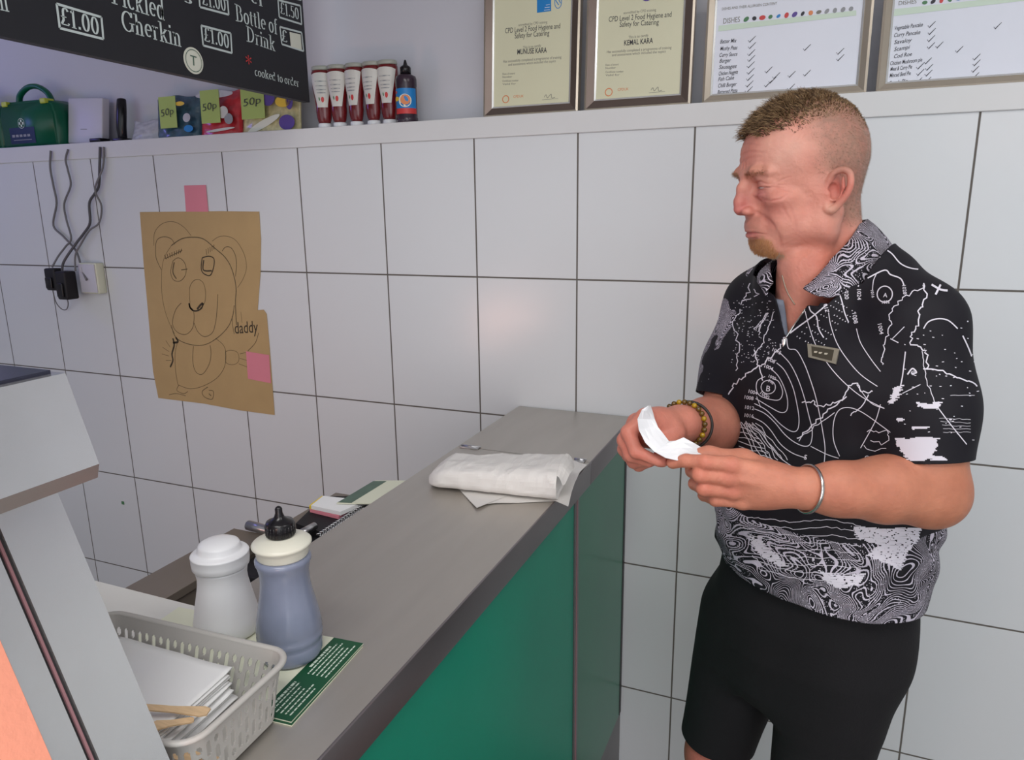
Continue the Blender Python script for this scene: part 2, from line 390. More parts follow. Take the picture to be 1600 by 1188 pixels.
m = MB().mat('steel_edge'); m.box((XP-.006, -.446, .21), (XP+.003, -.419, ZC-.036)); m.mat('seam_pink'); m.box((XP+.003, -.436, .21), (XP+.0042, -.433, ZC-.036)); m.build('cover_strip', cb)
m = MB().mat('seam_dark'); m.box((XP-.006, -.0215, .21), (XP+.001, -.004, ZC-.036)); m.build('end_strip', cb)
m = MB().mat('skirting_grey'); m.box((XP-.0055, -2.25, 0), (XP-.001, -.004, .209)); m.build('skirting', cb)

# white board and brown shelf behind the counter
tag(MB().mat('white_laminate').box((-.72, -2.25, ZC-.02), (XL-.001, -1.12, ZC), .002).build('side_worktop'), 'white side worktop running out left from the steel counter behind the basket', 'worktop')
tag(MB().mat('skirting_grey').box((-.70, -2.2, 0), (-.45, -1.14, ZC-.0205)).build('base_cabinet'), 'grey base unit below the white side worktop', 'cabinet')
sh = thing('back_cabinet', 'low brown steel cabinet behind the counter with a flat top', 'cabinet', (-.325, -.98, 0))
m = MB().mat('steel_brown'); m.box((-.375, -1.118, 1.036), (-.291, -.85, 1.05), .001); m.build('top', sh)
m = MB().mat('steel_brown'); m.box((-.37, -1.115, 0), (-.295, -.853, 1.0355)); m.build('body', sh)
tl = thing('cash_till', 'black box of a till tucked down behind the steel counter', 'till', (-.23, -.78, 0))
m = MB().mat('dark_box', True); m.box((-.286, -1.1, .0), (-.17, -.46, 1.0), .004); m.build('body', tl)
m = MB().mat('black_matt', True); m.box((-.288, -.96, 1.0), (-.168, -.70, 1.035), .006); m.build('cover', tl)
Z2 = 1.035
def slab(mb, pxs, z, th):
    pts = [at_z(x, y, z) for x, y in pxs]
    # orientation upward
    a = pts[1]-pts[0]; b = pts[2]-pts[0]
    if np.cross(a, b)[2] < 0: pts = pts[::-1]
    mb.poly(pts, th, (0, 0, 1)); return pts
m = MB().mat('black_matt'); slab(m, [(462, 818), (506, 776), (612, 774), (520, 838)], 1.049, .014)
tag(m.build('clipboard'), 'black clipboard lying behind the counter under the sticky pads', 'clipboard')
m = MB().mat('steel_bright', True)
p0, p1 = at_z(388, 821, 1.062), at_z(432, 832, 1.062); d = (p1-p0); 
m.tube([p0, p0+d*.5, p1+d*.4], .009, 12); tag(m.build('metal_rod'), 'short round silver bar beyond the salt shaker', 'rod')
m = MB().mat('steel_bright', True); p0, p1 = at_z(466, 836, 1.058), at_z(492, 822, 1.058); m.tube([p0, p1], .007, 12); tag(m.build('marker_pen'), 'silver pen on the black clipboard beside the vinegar bottle cap', 'pen')
m = MB().mat('steel_bright', True)
a, b = at_z(497, 838, 1.056), at_z(566, 792, 1.056)
pts = [a+(b-a)*i/240+np.array([math.cos(i*.45)*.004, math.sin(i*.9)*.003, math.sin(i*.45)*.004]) for i in range(241)]
m.tube(pts, .0012, 5); tag(m.build('chain'), 'silver chain lying along the back edge of the counter', 'chain')
pz = 1.062
m = MB().mat('note_pink'); slab(m, [(484, 796), (497, 783), (550, 792), (529, 807)], 1.056, .006); tag(m.build('sticky_note_pad'), 'pink sticky note pad, lowest of the pads on the clipboard', 'sticky notes')
m = MB().mat('note_yellow'); slab(m, [(483, 790), (503, 775), (512, 776), (492, 792)], 1.0635, .007); m.mat('paper_white'); slab(m, [(486, 790), (505, 775), (572, 782), (532, 800)], 1.0645, .0075)
tag(m.build('sticky_note_pad'), 'white sticky note pad with a yellow edge, on the pink pad', 'sticky notes')
lf = thing('leaflet', 'cream leaflet with faded green panel beyond the sticky pads', 'leaflet', at_z(585, 770, 1.068))
m = MB().mat('leaflet_cream'); slab(m, [(526, 786), (587, 751), (645, 751), (586, 787)], 1.068, .002); m.build('sheet', lf)
m = MB().mat('leaflet_green_pale'); slab(m, [(528, 785), (583, 752), (604, 752), (549, 786)], 1.0684, .0002); m.build('panel', lf)
# the under-shelf that carries them
tag(MB().mat('steel_brown').box((-.335, -.845, 0), (-.290, -.60, 1.03)).build('storage_unit'), 'narrow brown unit behind the counter under the leaflet', 'cabinet')

# ------------------------------------------------------------------ frying range
rg = thing('frying_range', 'polished steel frying range with sloping front at the left edge', 'frying range', (-.3, -1.8, 0))
YE = -1.412; Y0 = -1.93
pT = at_y(88, 765, YE); pB = at_y(265, 1188, YE); hT = at_y(102, 583, YE); hB = at_y(155, 725, YE)
k = (ZC-pB[2])/(pT[2]-pB[2]); foot = pB+(pT-pB)*k
XB = -.62
def prism(mb, prof, y0, y1):
    n = len(prof); vs = [(x, y0, z) for x, z in prof]+[(x, y1, z) for x, z in prof]
    mb.add(vs, [tuple(range(n)), tuple(range(n, 2*n))[::-1]]+[(i, i+n, (i+1) % n+n, (i+1) % n) for i in range(n)])
def slope(z): return foot[0]+(pT[0]-foot[0])*(z-foot[2])/(pT[2]-foot[2])
zt = hB[2]-.012
def seg(name, y0, y1, inset=0, mt='steel_range', lbl=None):
    m = MB().mat(mt); prism(m, [(XB, ZC+.001), (foot[0]-inset, ZC+.001), (slope(zt)-inset, zt), (XB, zt)], y0, y1)
    return m.build(name, rg, label=lbl)
sx = at_x(0, 855, .0)
def slope_hit(px, py):
    n = np.array([pT[2]-foot[2], 0, -(pT[0]-foot[0])]); d = ray(px, py); t = np.dot(foot-CAM, n)/np.dot(d, n); return CAM+d*t
s1 = slope_hit(140, 1175); s2 = slope_hit(80, 1185)
seg('front_panel', s1[1]+.004, YE)
m = MB().mat('seam_dark'); prism(m, [(XB, ZC+.001), (foot[0]-.003, ZC+.001), (slope(zt)-.003, zt), (XB, zt)], s1[1]-.004, s1[1]+.004)
m.mat('seam_pink'); prism(m, [(foot[0]-.01, ZC+.001), (foot[0]-.0005, ZC+.001), (slope(zt)-.0005, zt), (slope(zt)-.01, zt)], s1[1]-.001, s1[1]+.001); m.build('panel_seam', rg)
seg('front_panel', s2[1], s1[1]-.004)
seg('heated_panel', Y0, s2[1]-.001, -.002, 'glow_orange', 'panel at the left corner with its warm glow painted salmon orange')
m = MB().mat('steel_range'); dd = (hT-hB); ddx = dd[0]/dd[2]
prof = [(XB, hB[2]-.012), (hB[0]-.004, hB[2]-.012), (hB[0], hB[2]), (hT[0], hT[2]), (XB, hT[2])]
prism(m, prof, Y0, YE); m.build('hood', rg)
m = MB().mat('steel_dark'); m.box((XB, Y0, hT[2]), (hT[0]-.008, YE-.006, hT[2]+.003)); m.build('top_plate', rg)
area('wall_warm_fill', (-.80, -1.55, 1.05), (.4, .2), 2.6, (1, .5, .38), (math.radians(90), 0, math.radians(-8)))  # added warm fill behind the range, tints the wall tiles pink
area('range_heat_light', (.16, -2.02, 1.20), (.25, .12), 1.2, (1, .5, .36), (math.radians(90), 0, math.radians(30)))

# ------------------------------------------------------------------ leaflet, bottles, basket
th_ = math.radians(4)
lx, ly = at_z(568, 1009, ZC)[:2]
def leaf(name, label, ox, oy, ang, z, w_=.285, h_=.15, printed=False):
    c, s_ = math.cos(ang), math.sin(ang); ax = np.array([c, s_, 0]); ay = np.array([-s_, c, 0])
    o = np.array([lx+ox, ly+oy, z])-ax*w_-ay*h_
    t = thing(name, label, 'menu', o+ax*w_/2+ay*h_/2, None); pl = Plane(o, ax, ay)
    m = MB().mat('leaflet_cream'); m.poly([pl.P(0, 0), pl.P(w_, 0), pl.P(w_, h_), pl.P(0, h_)], .0012, (0, 0, 1)); m.build('sheet', t)
    m = MB().mat('leaflet_green'); m.poly([pl.P(w_-.042, .0, .0002), pl.P(w_, 0, .0002), pl.P(w_, h_, .0002), pl.P(w_-.042, h_, .0002)])
    if printed:
        m.mat('print_pale'); rnd = random.Random(3)
        for blk in ((.008, .062), (.076, .142)):
            for r in range(6):
                u = w_-.037+r*.0058; v0 = blk[0]+(0 if r else .012); v1 = blk[1]-rnd.random()*.012; v = v0
                while v < v1:
                    L_ = .002+rnd.random()*.005; hh = .0032 if r == 0 else .0018
                    q = [(u, v), (u+hh, v), (u+hh, min(v+L_, v1)), (u, min(v+L_, v1))]
                    m.poly([pl.P(a, b, .0004) for a, b in q]); v += L_+.0012
    m.build('green_panel', t)
    return t
leaf('menu_leaflet', 'lower green and cream menu leaflet on the counter', .001, -.003, th_+.012, ZC+.0014)
leaf('menu_leaflet', 'top green and cream menu leaflet under the vinegar bottle', 0, 0, th_, ZC+.0029, printed=True)
ZL = ZC+.0034
vb = at_z(456, 1022, ZL)
t = thing('vinegar_bottle', 'squeezy vinegar bottle with blue grey liquid and black spout cap', 'bottle', (vb[0], vb[1], ZL))
c = (vb[0], vb[1], ZL); ps = at_z(456, 1022, ZL)
prof = [(.030, 0), (.035, .003), (.0372, .010), (.0372, .022), (.0362, .025), (.0385, .029), (.0385, .036), (.0375, .039), (.0385, .043), (.037, .058), (.0335, .078), (.0302, .095), (.0285, .112), (.0285, .125), (.0305, .136), (.0322, .1405), (.0322, .145), (.030, .1475)]
sz = .885
m = MB().mat('vinegar_body', True); m.lathe([(p[0], p[1]*sz) for p in prof], c); m.build('body', t)
m = MB().mat('vinegar_lid', True); m.lathe([(p[0], p[1]*sz) for p in [(.0285, .1478), (.0298, .150), (.0298, .157), (.0325, .162), (.0342, .1645), (.0342, .1665), (.0325, .1685), (.025, .1725), (.017, .1755), (.0145, .176)]], c); m.build('lid', t)
c = (c[0], c[1], c[2]-.176*(1-sz)+.0002)
m = MB().mat('black_plastic', True); m.lathe([(.0158, .1765), (.0165, .178), (.0165, .191), (.0155, .1935), (.011, .195), (.006, .199), (.0042, .204), (.0042, .209), (.003, .211), (.0015, .212)], c, 24)
for i in range(24):
    a = 2*math.pi*i/24; m.box((c[0]+.0163*math.cos(a)-.0006, c[1]+.0163*math.sin(a)-.0006, c[2]+.178), (c[0]+.0163*math.cos(a)+.0006, c[1]+.0163*math.sin(a)+.0006, c[2]+.19))
m.build('spout_cap', t)
sb = at_z(357, 985, ZL)
t = thing('salt_shaker', 'white plastic salt shaker with domed cap on the counter', 'salt shaker', (sb[0], sb[1], ZL)); c = (sb[0], sb[1], ZL)
m = MB().mat('plastic_white', True); sz = .78; m.lathe([(p[0], p[1]*sz) for p in [(.033, 0), (.0385, .003), (.04, .01), (.0405, .024), (.039, .032), (.0365, .05), (.0332, .07), (.0305, .088), (.0298, .10), (.0312, .112), (.0325, .117)]], c); m.build('body', t)
m = MB().mat('plastic_white', True); m.lathe([(p[0], p[1]*sz) for p in [(.0330, .1172), (.0342, .119), (.0348, .127), (.0348, .138), (.0352, .139), (.0345, .1405), (.0318, .1425), (.0275, .1438), (.0258, .146), (.0252, .153), (.024, .156), (.019, .1595), (.010, .162), (.003, .1625)]], c); m.build('cap', t)

# basket
rimZ = ZC+.072
BL = at_z(210, 952, rimZ); BR = at_z(448, 1020, rimZ); FL = at_z(278, 1150, rimZ); FR = at_z(431, 1046, rimZ)
ang = math.radians(2.5); bw, bd = .262, .150
bx = np.array([math.cos(ang), math.sin(ang), 0]); by = np.array([-math.sin(ang), math.cos(ang), 0])
bc = np.array([-.038, -1.328, ZC+.0035])
bk = thing('plastic_basket', 'grey perforated plastic basket holding napkins and wooden forks', 'basket', bc)
def rrect(w_, d_, r, n=12):
    o = []
    for cx, cy, a0 in ((w_/2-r, -d_/2+r, -90), (w_/2-r, d_/2-r, 0), (-w_/2+r, d_/2-r, 90), (-w_/2+r, -d_/2+r, 180)):
        for i in range(n): a = math.radians(a0+90*i/n); o.append((cx+r*math.cos(a), cy+r*math.sin(a)))
    return o
def resample(poly, n):
    p = np.array(poly+[poly[0]]); s_ = np.r_[0, np.cumsum(np.hypot(*np.diff(p, axis=0).T))]; q = np.linspace(0, s_[-1], n, endpoint=False)
    return np.c_[np.interp(q, s_, p[:, 0]), np.interp(q, s_, p[:, 1])]
NC, NR = 648, 34; HB = .069
lo = resample(rrect(bw-.026, bd-.026, .018), NC); hi = resample(rrect(bw-.004, bd-.004, .024), NC)
vs = []; fs = []
for j in range(NR+1):
    f_ = j/NR; ring = lo*(1-f_)+hi*f_
    for q in ring: vs.append(bc+bx*q[0]+by*q[1]+np.array([0, 0, .002+f_*(HB-.002)]))
def hole(i, j):
    cidx = i//9; ci = i % 9
    if ci < 2 or ci > 6: return False
    for lo_, hi_ in (((4, 13), (17, 26)) if cidx % 2 else ((3, 7), (10, 19), (22, 26))):
        if lo_ <= j <= hi_: return not (j in (lo_, hi_) and ci in (2, 6))
    return False
for j in range(NR):
    for i in range(NC):
        if not hole(i, j): fs.append((j*NC+i, j*NC+(i+1) % NC, (j+1)*NC+(i+1) % NC, (j+1)*NC+i))
m = MB().mat('basket_grey', False); m.add(vs, fs); m.build('wall', bk, solid=.0014)
m = MB().mat('basket_grey', True); m.tube([bc+bx*q[0]+by*q[1]+np.array([0, 0, HB]) for q in resample(rrect(bw, bd, .026), 120)], .0036, 10, True, .8); m.build('rim', bk)
m = MB().mat('basket_grey'); q0 = resample(rrect(bw-.028, bd-.028, .018), 60); m.poly([bc+bx*q[0]+by*q[1]+np.array([0, 0, .0025]) for q in q0], .0018, (0, 0, 1)); m.build('bottom', bk)
# napkins
def napkin(i, n):
    r = random.Random(i*13+5); nu, nv = 26, 14; wn, dn = .168+r.uniform(-.004, .004), .108+r.uniform(-.003, .003)
    ox, oy = -.022+r.uniform(-.004, .004), .004+r.uniform(-.003, .003); z0 = .010+i*.0034; an = math.radians(-3+r.uniform(-1.6, 1.6)); vs = []; fs = []
    for a in range(nu+1):
        for b in range(nv+1):
            u = (a/nu-.5)*wn; v = (b/nv-.5)*dn; e = max(0, abs(u)/(wn/2)-.72)/.28; e2 = max(0, abs(v)/(dn/2)-.75)/.25
            z = z0+.0012*math.sin(u*55+i*.3)*e*e+.0015*math.sin(v*80+i)*e2*e2+.006*(v/(dn/2)*.5+.5)**2+.001*noise.noise((u*30, v*30, 3))
            if a == 0 or a == nu: v *= 1-.01*math.sin(b*1.9+i)
            U = u*math.cos(an)-v*math.sin(an)+ox; W_ = u*math.sin(an)+v*math.cos(an)+oy; vs.append(bc+bx*U+by*W_+np.array([0, 0, z]))
    for a in range(nu):
        for b in range(nv): k_ = a*(nv+1)+b; fs.append((k_, k_+nv+1, k_+nv+2, k_+1))
    m = MB().mat('paper_white', True); m.add(vs, fs); o = m.build('paper_napkin', solid=.0016)
    tag(o, 'topmost white paper napkin in the grey basket' if i == n-1 else 'white paper napkin stacked in the grey basket below the topmost', 'napkin', None if i == n-1 else 'napkins stacked in the basket')
for i in range(10): napkin(i, 10)
def fork(p, q, z, zb, label):
    p, q = V3(p), V3(q); d = q-p; L_ = np.linalg.norm(d); d /= L_; n = np.array([-d[1], d[0], 0]); m = MB().mat('wood_pale'); top = []
    for i in range(13):
        s_ = i/12; hw = .0042+.0035*max(0, s_-.55)/.45; hw = hw*(1 if 0 < i < 12 else .6); top.append((s_*L_, hw))
    pts = [p+d*s_+n*h for s_, h in top]+[p+d*s_-n*h for s_, h in top[::-1]]
    for k_, pt in enumerate(pts):
        s_ = np.dot(pt-p, d)/L_; pt[2] = z+(zb-z)*s_
    m.poly(pts[::-1], .0016, (0, 0, 1)); tag(m.build('wooden_fork'), label, 'wooden fork')
def bp(u, v): return bc+bx*u+by*v
fk = [at_z(205, 1103, ZC+.0575), at_z(326, 1112, ZC+.053), at_z(303, 1124, ZC+.050), at_z(238, 1134, ZC+.0535)]
fork(fk[0], fk[1], ZC+.0575, ZC+.053, 'pale wooden chip fork lying along the front of the napkins')
fork(fk[2], fk[3], ZC+.050, ZC+.0535, 'rounded wooden chip fork nearest the front rim of the basket')
fork(bp(-.01, -.052), bp(.105, -.040), ZC+.022, ZC+.030, 'wooden chip fork seen through the front basket holes')
fork(bp(.02, -.056), bp(.112, -.025), ZC+.010, ZC+.016, 'lowest wooden chip fork, flat on the basket bottom')

# ------------------------------------------------------------------ wrapped parcel
sp_ = thing('wrapping_sheet', 'loose white paper sheet under the wrapped parcel', 'paper', at_z(830, 770, ZC))
pxs = [(700, 742), (722, 770), (734, 783), (745, 794), (757, 788), (775, 786), (810, 786), (868, 783), (878, 787), (888, 792), (893, 770), (898, 755), (906, 738), (917, 727), (880, 715), (780, 712)]
lift = [0, 0, .001, .003, .002, .001, 0, 0, .003, .006, .004, .004, .003, .004, 0, 0]
pts = []
for i, (x, y) in enumerate(pxs): pts.append(at_z(x, y, ZC+.0012+lift[i]))
cen = sum(pts)/len(pts); cen[2] = ZC+.002; vs = [cen]+pts[::-1]; n = len(pts)
m = MB().mat('paper_wrap', False); m.add(vs, [(0, i+1, (i+1) % n+1) for i in range(n)]); m.build('sheet', sp_, solid=.0006)
a0 = at_z(676, 741, ZC+.02); a1 = at_z(878, 756, ZC+.02); axd = (a1-a0); PL = np.linalg.norm(axd[:2])
pa = np.array([axd[0], axd[1], 0])/PL; pb = np.array([-pa[1], pa[0], 0]); p0 = np.array([a0[0], a0[1], ZC+.003])
NS, NT = 60, 44; vs = []; fs = []
W0 = .118; Hh = .057
for i in range(NS+1):
    s_ = i/NS; taper = 1-.25*max(0, 1-s_/.16)**1.5; w_ = W0*(.90+.16*s_)*(1-.34*max(0, 1-s_/.12)**2); h_ = Hh*(.80+.30*s_)*(1-.5*max(0, 1-s_/.14)**1.6)
    off = .012*(1-s_)
    for j in range(NT):
        a = 2*math.pi*j/NT; ca, sa = math.cos(a), math.sin(a); e = .55
        x = math.copysign(abs(ca)**e, ca)*w_/2; z = math.copysign(abs(sa)**(e*1.15), sa)*h_/2+h_/2
        P_ = p0+pa*(s_*PL)+pb*(x+off)+np.array([0, 0, z])
        q = P_*26; r_ = abs(noise.noise(Vector(q)))-.2; r2 = abs(noise.noise(Vector(q*2.1)))-.2
        amp = .0035 if z > .003 else .0
        P_ = P_+(pb*ca+np.array([0, 0, max(sa, 0)]))*(-(r_*1.8+r2*.7))*amp; vs.append(P_)
for i in range(NS):
    for j in range(NT): fs.append((i*NT+j, i*NT+(j+1) % NT, (i+1)*NT+(j+1) % NT, (i+1)*NT+j))
fs = [f[::-1] for f in fs]
cc_ = len(vs); vs.append(p0+pa*(-.004)+pb*.012+np.array([0, 0, Hh*.22]))
for j in range(NT): fs.append((j, (j+1) % NT, cc_))
pc = thing('wrapped_parcel', 'food parcel wrapped in white paper on the steel counter', 'parcel', p0+pa*PL/2)
m = MB().mat('paper_wrap', False); m.add(vs, fs); m.build('wrapping', pc)
# folded right end
rim = [np.array(vs[NS*NT+j]) for j in range(NT)]; cE = sum(rim)/NT
m = MB().mat('paper_wrap', False)
levels = [rim]
for k_ in range(1, 8):
    f_ = k_/7; ring = []
    for j, q in enumerate(rim):
        a = 2*math.pi*j/NT; fold = (.010*abs(math.sin(a*1.5+.6))+.006*abs(math.sin(a*3.5+1)))*math.sin(math.pi*min(1, f_*1.1))
        ring.append(q*(1-f_*.86)+cE*(f_*.86)+pa*(.020*math.sin(f_*1.7)-fold*1.3-.016*f_*f_)+np.array([0, 0, -.004*f_]))
    levels.append(ring)
vv = [q for r_ in levels for q in r_]; ff = []
for k_ in range(7):
    for j in range(NT): ff.append((k_*NT+(j+1) % NT, k_*NT+j, (k_+1)*NT+j, (k_+1)*NT+(j+1) % NT))
ff.append(tuple(7*NT+j for j in range(NT)))
m.add(vv, ff); m.build('folded_end', pc)
m = MB().mat('paper_wrap', False)
top = [np.array(vs[NS*NT+j]) for j in range(4, 19)]
fl = []
for k_ in range(4):
    for j, q in enumerate(top):
        f_ = k_/3; fl.append(q+pa*(.022*f_*(1-.5*abs(j-7)/7))+np.array([0, 0, .0015-.018*f_*f_+.003*math.sin(j*.9)*f_]))
ff = [(k_*15+j, k_*15+j+1, (k_+1)*15+j+1, (k_+1)*15+j) for k_ in range(3) for j in range(14)]
m.add(fl, ff); m.build('end_flap', pc, solid=.0007)
# ------------------------------------------------------------------ menu board
XBD = -.75
bdo = thing('menu_board', 'black menu board with white serif prices hanging above the range', 'menu board', (XBD, -1.1, 1.9))
y1b = at_x(484, 160, XBD)[1]; zb0 = at_x(484, 160, XBD)[2]; zb1 = at_x(0, 56, XBD)[2]; ybl = at_x(0, 56, XBD)[1]
sl = (zb0-zb1)/(y1b-ybl); y0b = -2.0; zb2 = zb0+sl*(y0b-y1b)
m = MB().mat('board_black'); m.add([(XBD, y0b, zb2), (XBD, y1b, zb0), (XBD, y1b, 2.4), (XBD, y0b, 2.4), (XBD-.02, y0b, zb2), (XBD-.02, y1b, zb0), (XBD-.02, y1b, 2.4), (XBD-.02, y0b, 2.4)],
     [(0, 1, 2, 3), (7, 6, 5, 4), (1, 0, 4, 5), (2, 1, 5, 6), (3, 2, 6, 7), (0, 3, 7, 4)]); m.build('panel', bdo)
bp_ = Plane((XBD+.0002, 0, 0), (0, 1, 0), (0, 0, 1))
m = MB().mat('board_letter')
def sf(s, pa, pb, cap, thick=.14):
    m = MB().mat('board_letter'); textpx(m, bp_, s, pa, pb, cap, mesh=serif(s, thick), h=.0008); m.build('menu_text', bdo)
sf('Pickled', (174, 4), (257, 32), 34); sf('Gherkin', (191, 47), (283, 73), 31)
sf('Bottle of', (368, 32), (434, 54), 25); sf('Drink', (385, 64), (430, 80), 23)
sf('er', (392, 4), (413, 11), 20); sf('s', (286, 2), (300, 7), 18); sf('ll', (0, 15), (14, 18), 34)
sf('cooked to order', (398, 118), (467, 136), 13, .13)
def price(pts, s, ta, tb, cap):
    m = MB().mat('board_letter'); q = [bp_.px(*p) for p in pts]; q.append(q[0])
    for a, b in zip(q[:-1], q[1:]): ribbon(m, bp_, [a, b], .0045, h=.0008)
    if s: textpx(m, bp_, s, ta, tb, cap, mesh=serif(s), h=.0008)
    m.build('price_box', bdo)
price([(88, 6), (158, 27), (161, 61), (93, 44)], '£1.00', (95, 38), (155, 55), 27)
price([(314, 40), (360, 52), (362, 83), (317, 71)], '£1.00', (319, 64), (358, 76), 22)
price([(310, -12), (355, 0), (357, 23), (312, 11)], '£1.00', (316, 7), (353, 18), 22)
price([(434, 0), (469, 9), (471, 38), (436, 27)], '£1.50', (438, 21), (467, 31), 18)
price([(437, 42), (471, 51), (474, 80), (440, 69)], '£', (440, 64), (449, 67), 18)
price([(434, -30), (469, -21), (470, 0), (436, -8)], '', 0, 0, 0)
def disc(pl, c, r, name, mt, parent, h=.001, ry=None, extra=None):
    m = MB().mat(mt); m.poly([pl.P(*q, h) for q in ell(c, r, ry or r, 0, 351, 39)], .0008, pl.n)
    if extra: extra(m)
    return m.build(name, parent)
c_ = bp_.px(302, 95); r_ = abs(bp_.px(302, 116)[1]-bp_.px(302, 75)[1])/2
def ex(m):
    m.mat('leaflet_green_pale'); ribbon(m, bp_, ell(c_, r_*.82, r_*.82), .0015, .0018); textpx(m, bp_, 'T', (297, 101), (307, 104), 15, h=.0018)
disc(bp_, c_, r_, 'round_sticker', 'sticker_cream', bdo, extra=ex)
m = MB().mat('sticker_cream'); q = [bp_.px(*p) for p in ((452, 50), (469, 54), (471, 78), (454, 73))]; m.poly([bp_.P(*p, .0014) for p in q][::-1], .0006, (1, 0, 0)); m.build('price_patch', bdo)
m = MB().mat('print_red'); textpx(m, bp_, '*', (385, 109), (394, 111), 22, h=.001); m.build('asterisk', bdo)
[MB().mat('steel_bright').tube([(XBD-.01, y, 2.399), (XBD-.01, y, 2.70)], .004).build('hanging_rod', bdo) for y in (-.3, -1.1, -1.8)]

# ------------------------------------------------------------------ things on the ledge
def sx_(px, y=.045): return at_y(px, 190, y)[0]
# first aid boxes
def first_aid(x0, x1, label, full=True):
    y0_, y1_ = .012, .105; z0 = LT; H = .195; cx = (x0+x1)/2; w_ = x1-x0
    t = thing('first_aid_box', label, 'first aid box', (cx, .06, z0))
    m = MB().mat('firstaid_green', True)
    prof = [(-w_/2+.004, 0), (w_/2-.004, 0), (w_/2, .006), (w_/2*1.0, .10), (w_/2*.93, .135), (w_/2*.72, .150), (-w_/2*.72, .150), (-w_/2*.93, .135), (-w_/2, .10), (-w_/2, .006)]
    bm = bmesh.new(); f0 = [bm.verts.new((cx+a, y0_, z0+b)) for a, b in prof]; f1 = [bm.verts.new((cx+a, y1_, z0+b)) for a, b in prof]
    bm.faces.new(f0); bm.faces.new(f1[::-1])
    for i in range(len(prof)): bm.faces.new((f0[i], f1[i], f1[(i+1) % len(prof)], f0[(i+1) % len(prof)]))
    bmesh.ops.recalc_face_normals(bm, faces=bm.faces[:])
    bmesh.ops.bevel(bm, geom=[e for e in bm.edges if abs(e.verts[0].co.y-e.verts[1].co.y) < 1e-6], offset=.008, segments=3, affect='EDGES'); m.frombm(bm); m.build('case', t)
    m = MB().mat('firstaid_green', True); m.tube(smooth2([(cx-w_*.28, .05, z0+.145), (cx-w_*.24, .05, z0+.175), (cx-w_*.08, .05, z0+.198), (cx+w_*.10, .05, z0+.198), (cx+w_*.26, .05, z0+.175), (cx+w_*.32, .05, z0+.145)]), .011, 12, flat=.8); m.build('handle', t)
    for sx in (-1, 1):
        m = MB().mat('clip_yellow', True); m.box((cx+sx*w_*.35-.013, y0_-.005, z0+.135), (cx+sx*w_*.35+.013, y0_+.03, z0+.152), .003); m.build('clip', t)
    pl = Plane((cx, y0_-.0005, z0), (1, 0, 0), (0, 0, 1))
    m = MB().mat('firstaid_dark'); q = [(-w_*.34, .012), (w_*.12, .012), (w_*.12, .065), (-w_*.34, .065)]; m.poly([pl.P(*p, .0006) for p in q])
    m.mat('print_pale'); cq = (-w_*.1, .078)
    for a, b in ((.012, .004), (.004, .012)): m.poly([pl.P(cq[0]+u*a, cq[1]+v*b, .001) for u, v in ((-1, -1), (1, -1), (1, 1), (-1, 1))])
    ribbon(m, pl, ell(cq, .016, .016), .0015, .001)
    m.mat('label_grey'); [ribbon(m, pl, [(-w_*(.30-.07*i), .038), (-w_*(.30-.07*i)+w_*.05, .038)], .008, .001) for i in range(5)]; ribbon(m, pl, [(-w_*.28, .024), (w_*.05, .024)], .002, .001)
    m.build('front_label', t); return t
xa, xb = sx_(14), sx_(100)
first_aid(xa, xb, 'green first aid box with carry handle beside the white box on the ledge')
first_aid(xa-.262, xa-.012, 'second green first aid box cut by the left picture edge')
# white wifi box leaning, adaptor dock, handset
wx0, wx1 = sx_(97), sx_(160)
t = thing('router_box', 'white upright plastic box beside the first aid box on the ledge', 'router', ((wx0+wx1)/2, .06, LT))
m = MB().mat('plastic_offwhite', True); m.X = Matrix.Translation(((wx0+wx1)/2, .06, LT+.0015)) @ Matrix.Rotation(math.radians(-7), 4, 'X') @ Matrix.Rotation(math.radians(3), 4, 'Y')
w_ = (wx1-wx0)*.86; m.box((-w_/2, -.016, 0), (w_/2, .012, .148), .004); m.build('case', t)
m2 = MB().mat('label_grey'); m2.X = m.X; m2.box((-.02, -.0168, .045), (.01, -.016, .0475)); m2.build('logo_mark', t)
hx = sx_(166, .06)
tag(MB().mat('black_plastic', True).box((hx-.03, .01, LT), (hx+.02, .05, LT+.014), .003).build('power_adaptor'), 'small black adaptor lying beside the white upright box', 'adaptor')
hx = sx_(190, .06)
t = thing('phone_handset', 'black cordless phone handset standing on the ledge', 'phone', (hx, .07, LT))
m = MB().mat('black_plastic', True); m.tube(smooth2([(hx-.010, .065, LT+.012), (hx-.004, .06, LT+.05), (hx+.003, .062, LT+.10), (hx+.0, .07, LT+.135)]), [.012+.002*math.sin(i/18*3.1) for i in range(19)], 14, flat=1.3); m.build('handset', t)
m = MB().mat('black_plastic', True); m.box((hx-.03, .04, LT), (hx+.012, .09, LT+.014), .003); m.build('cradle', t)
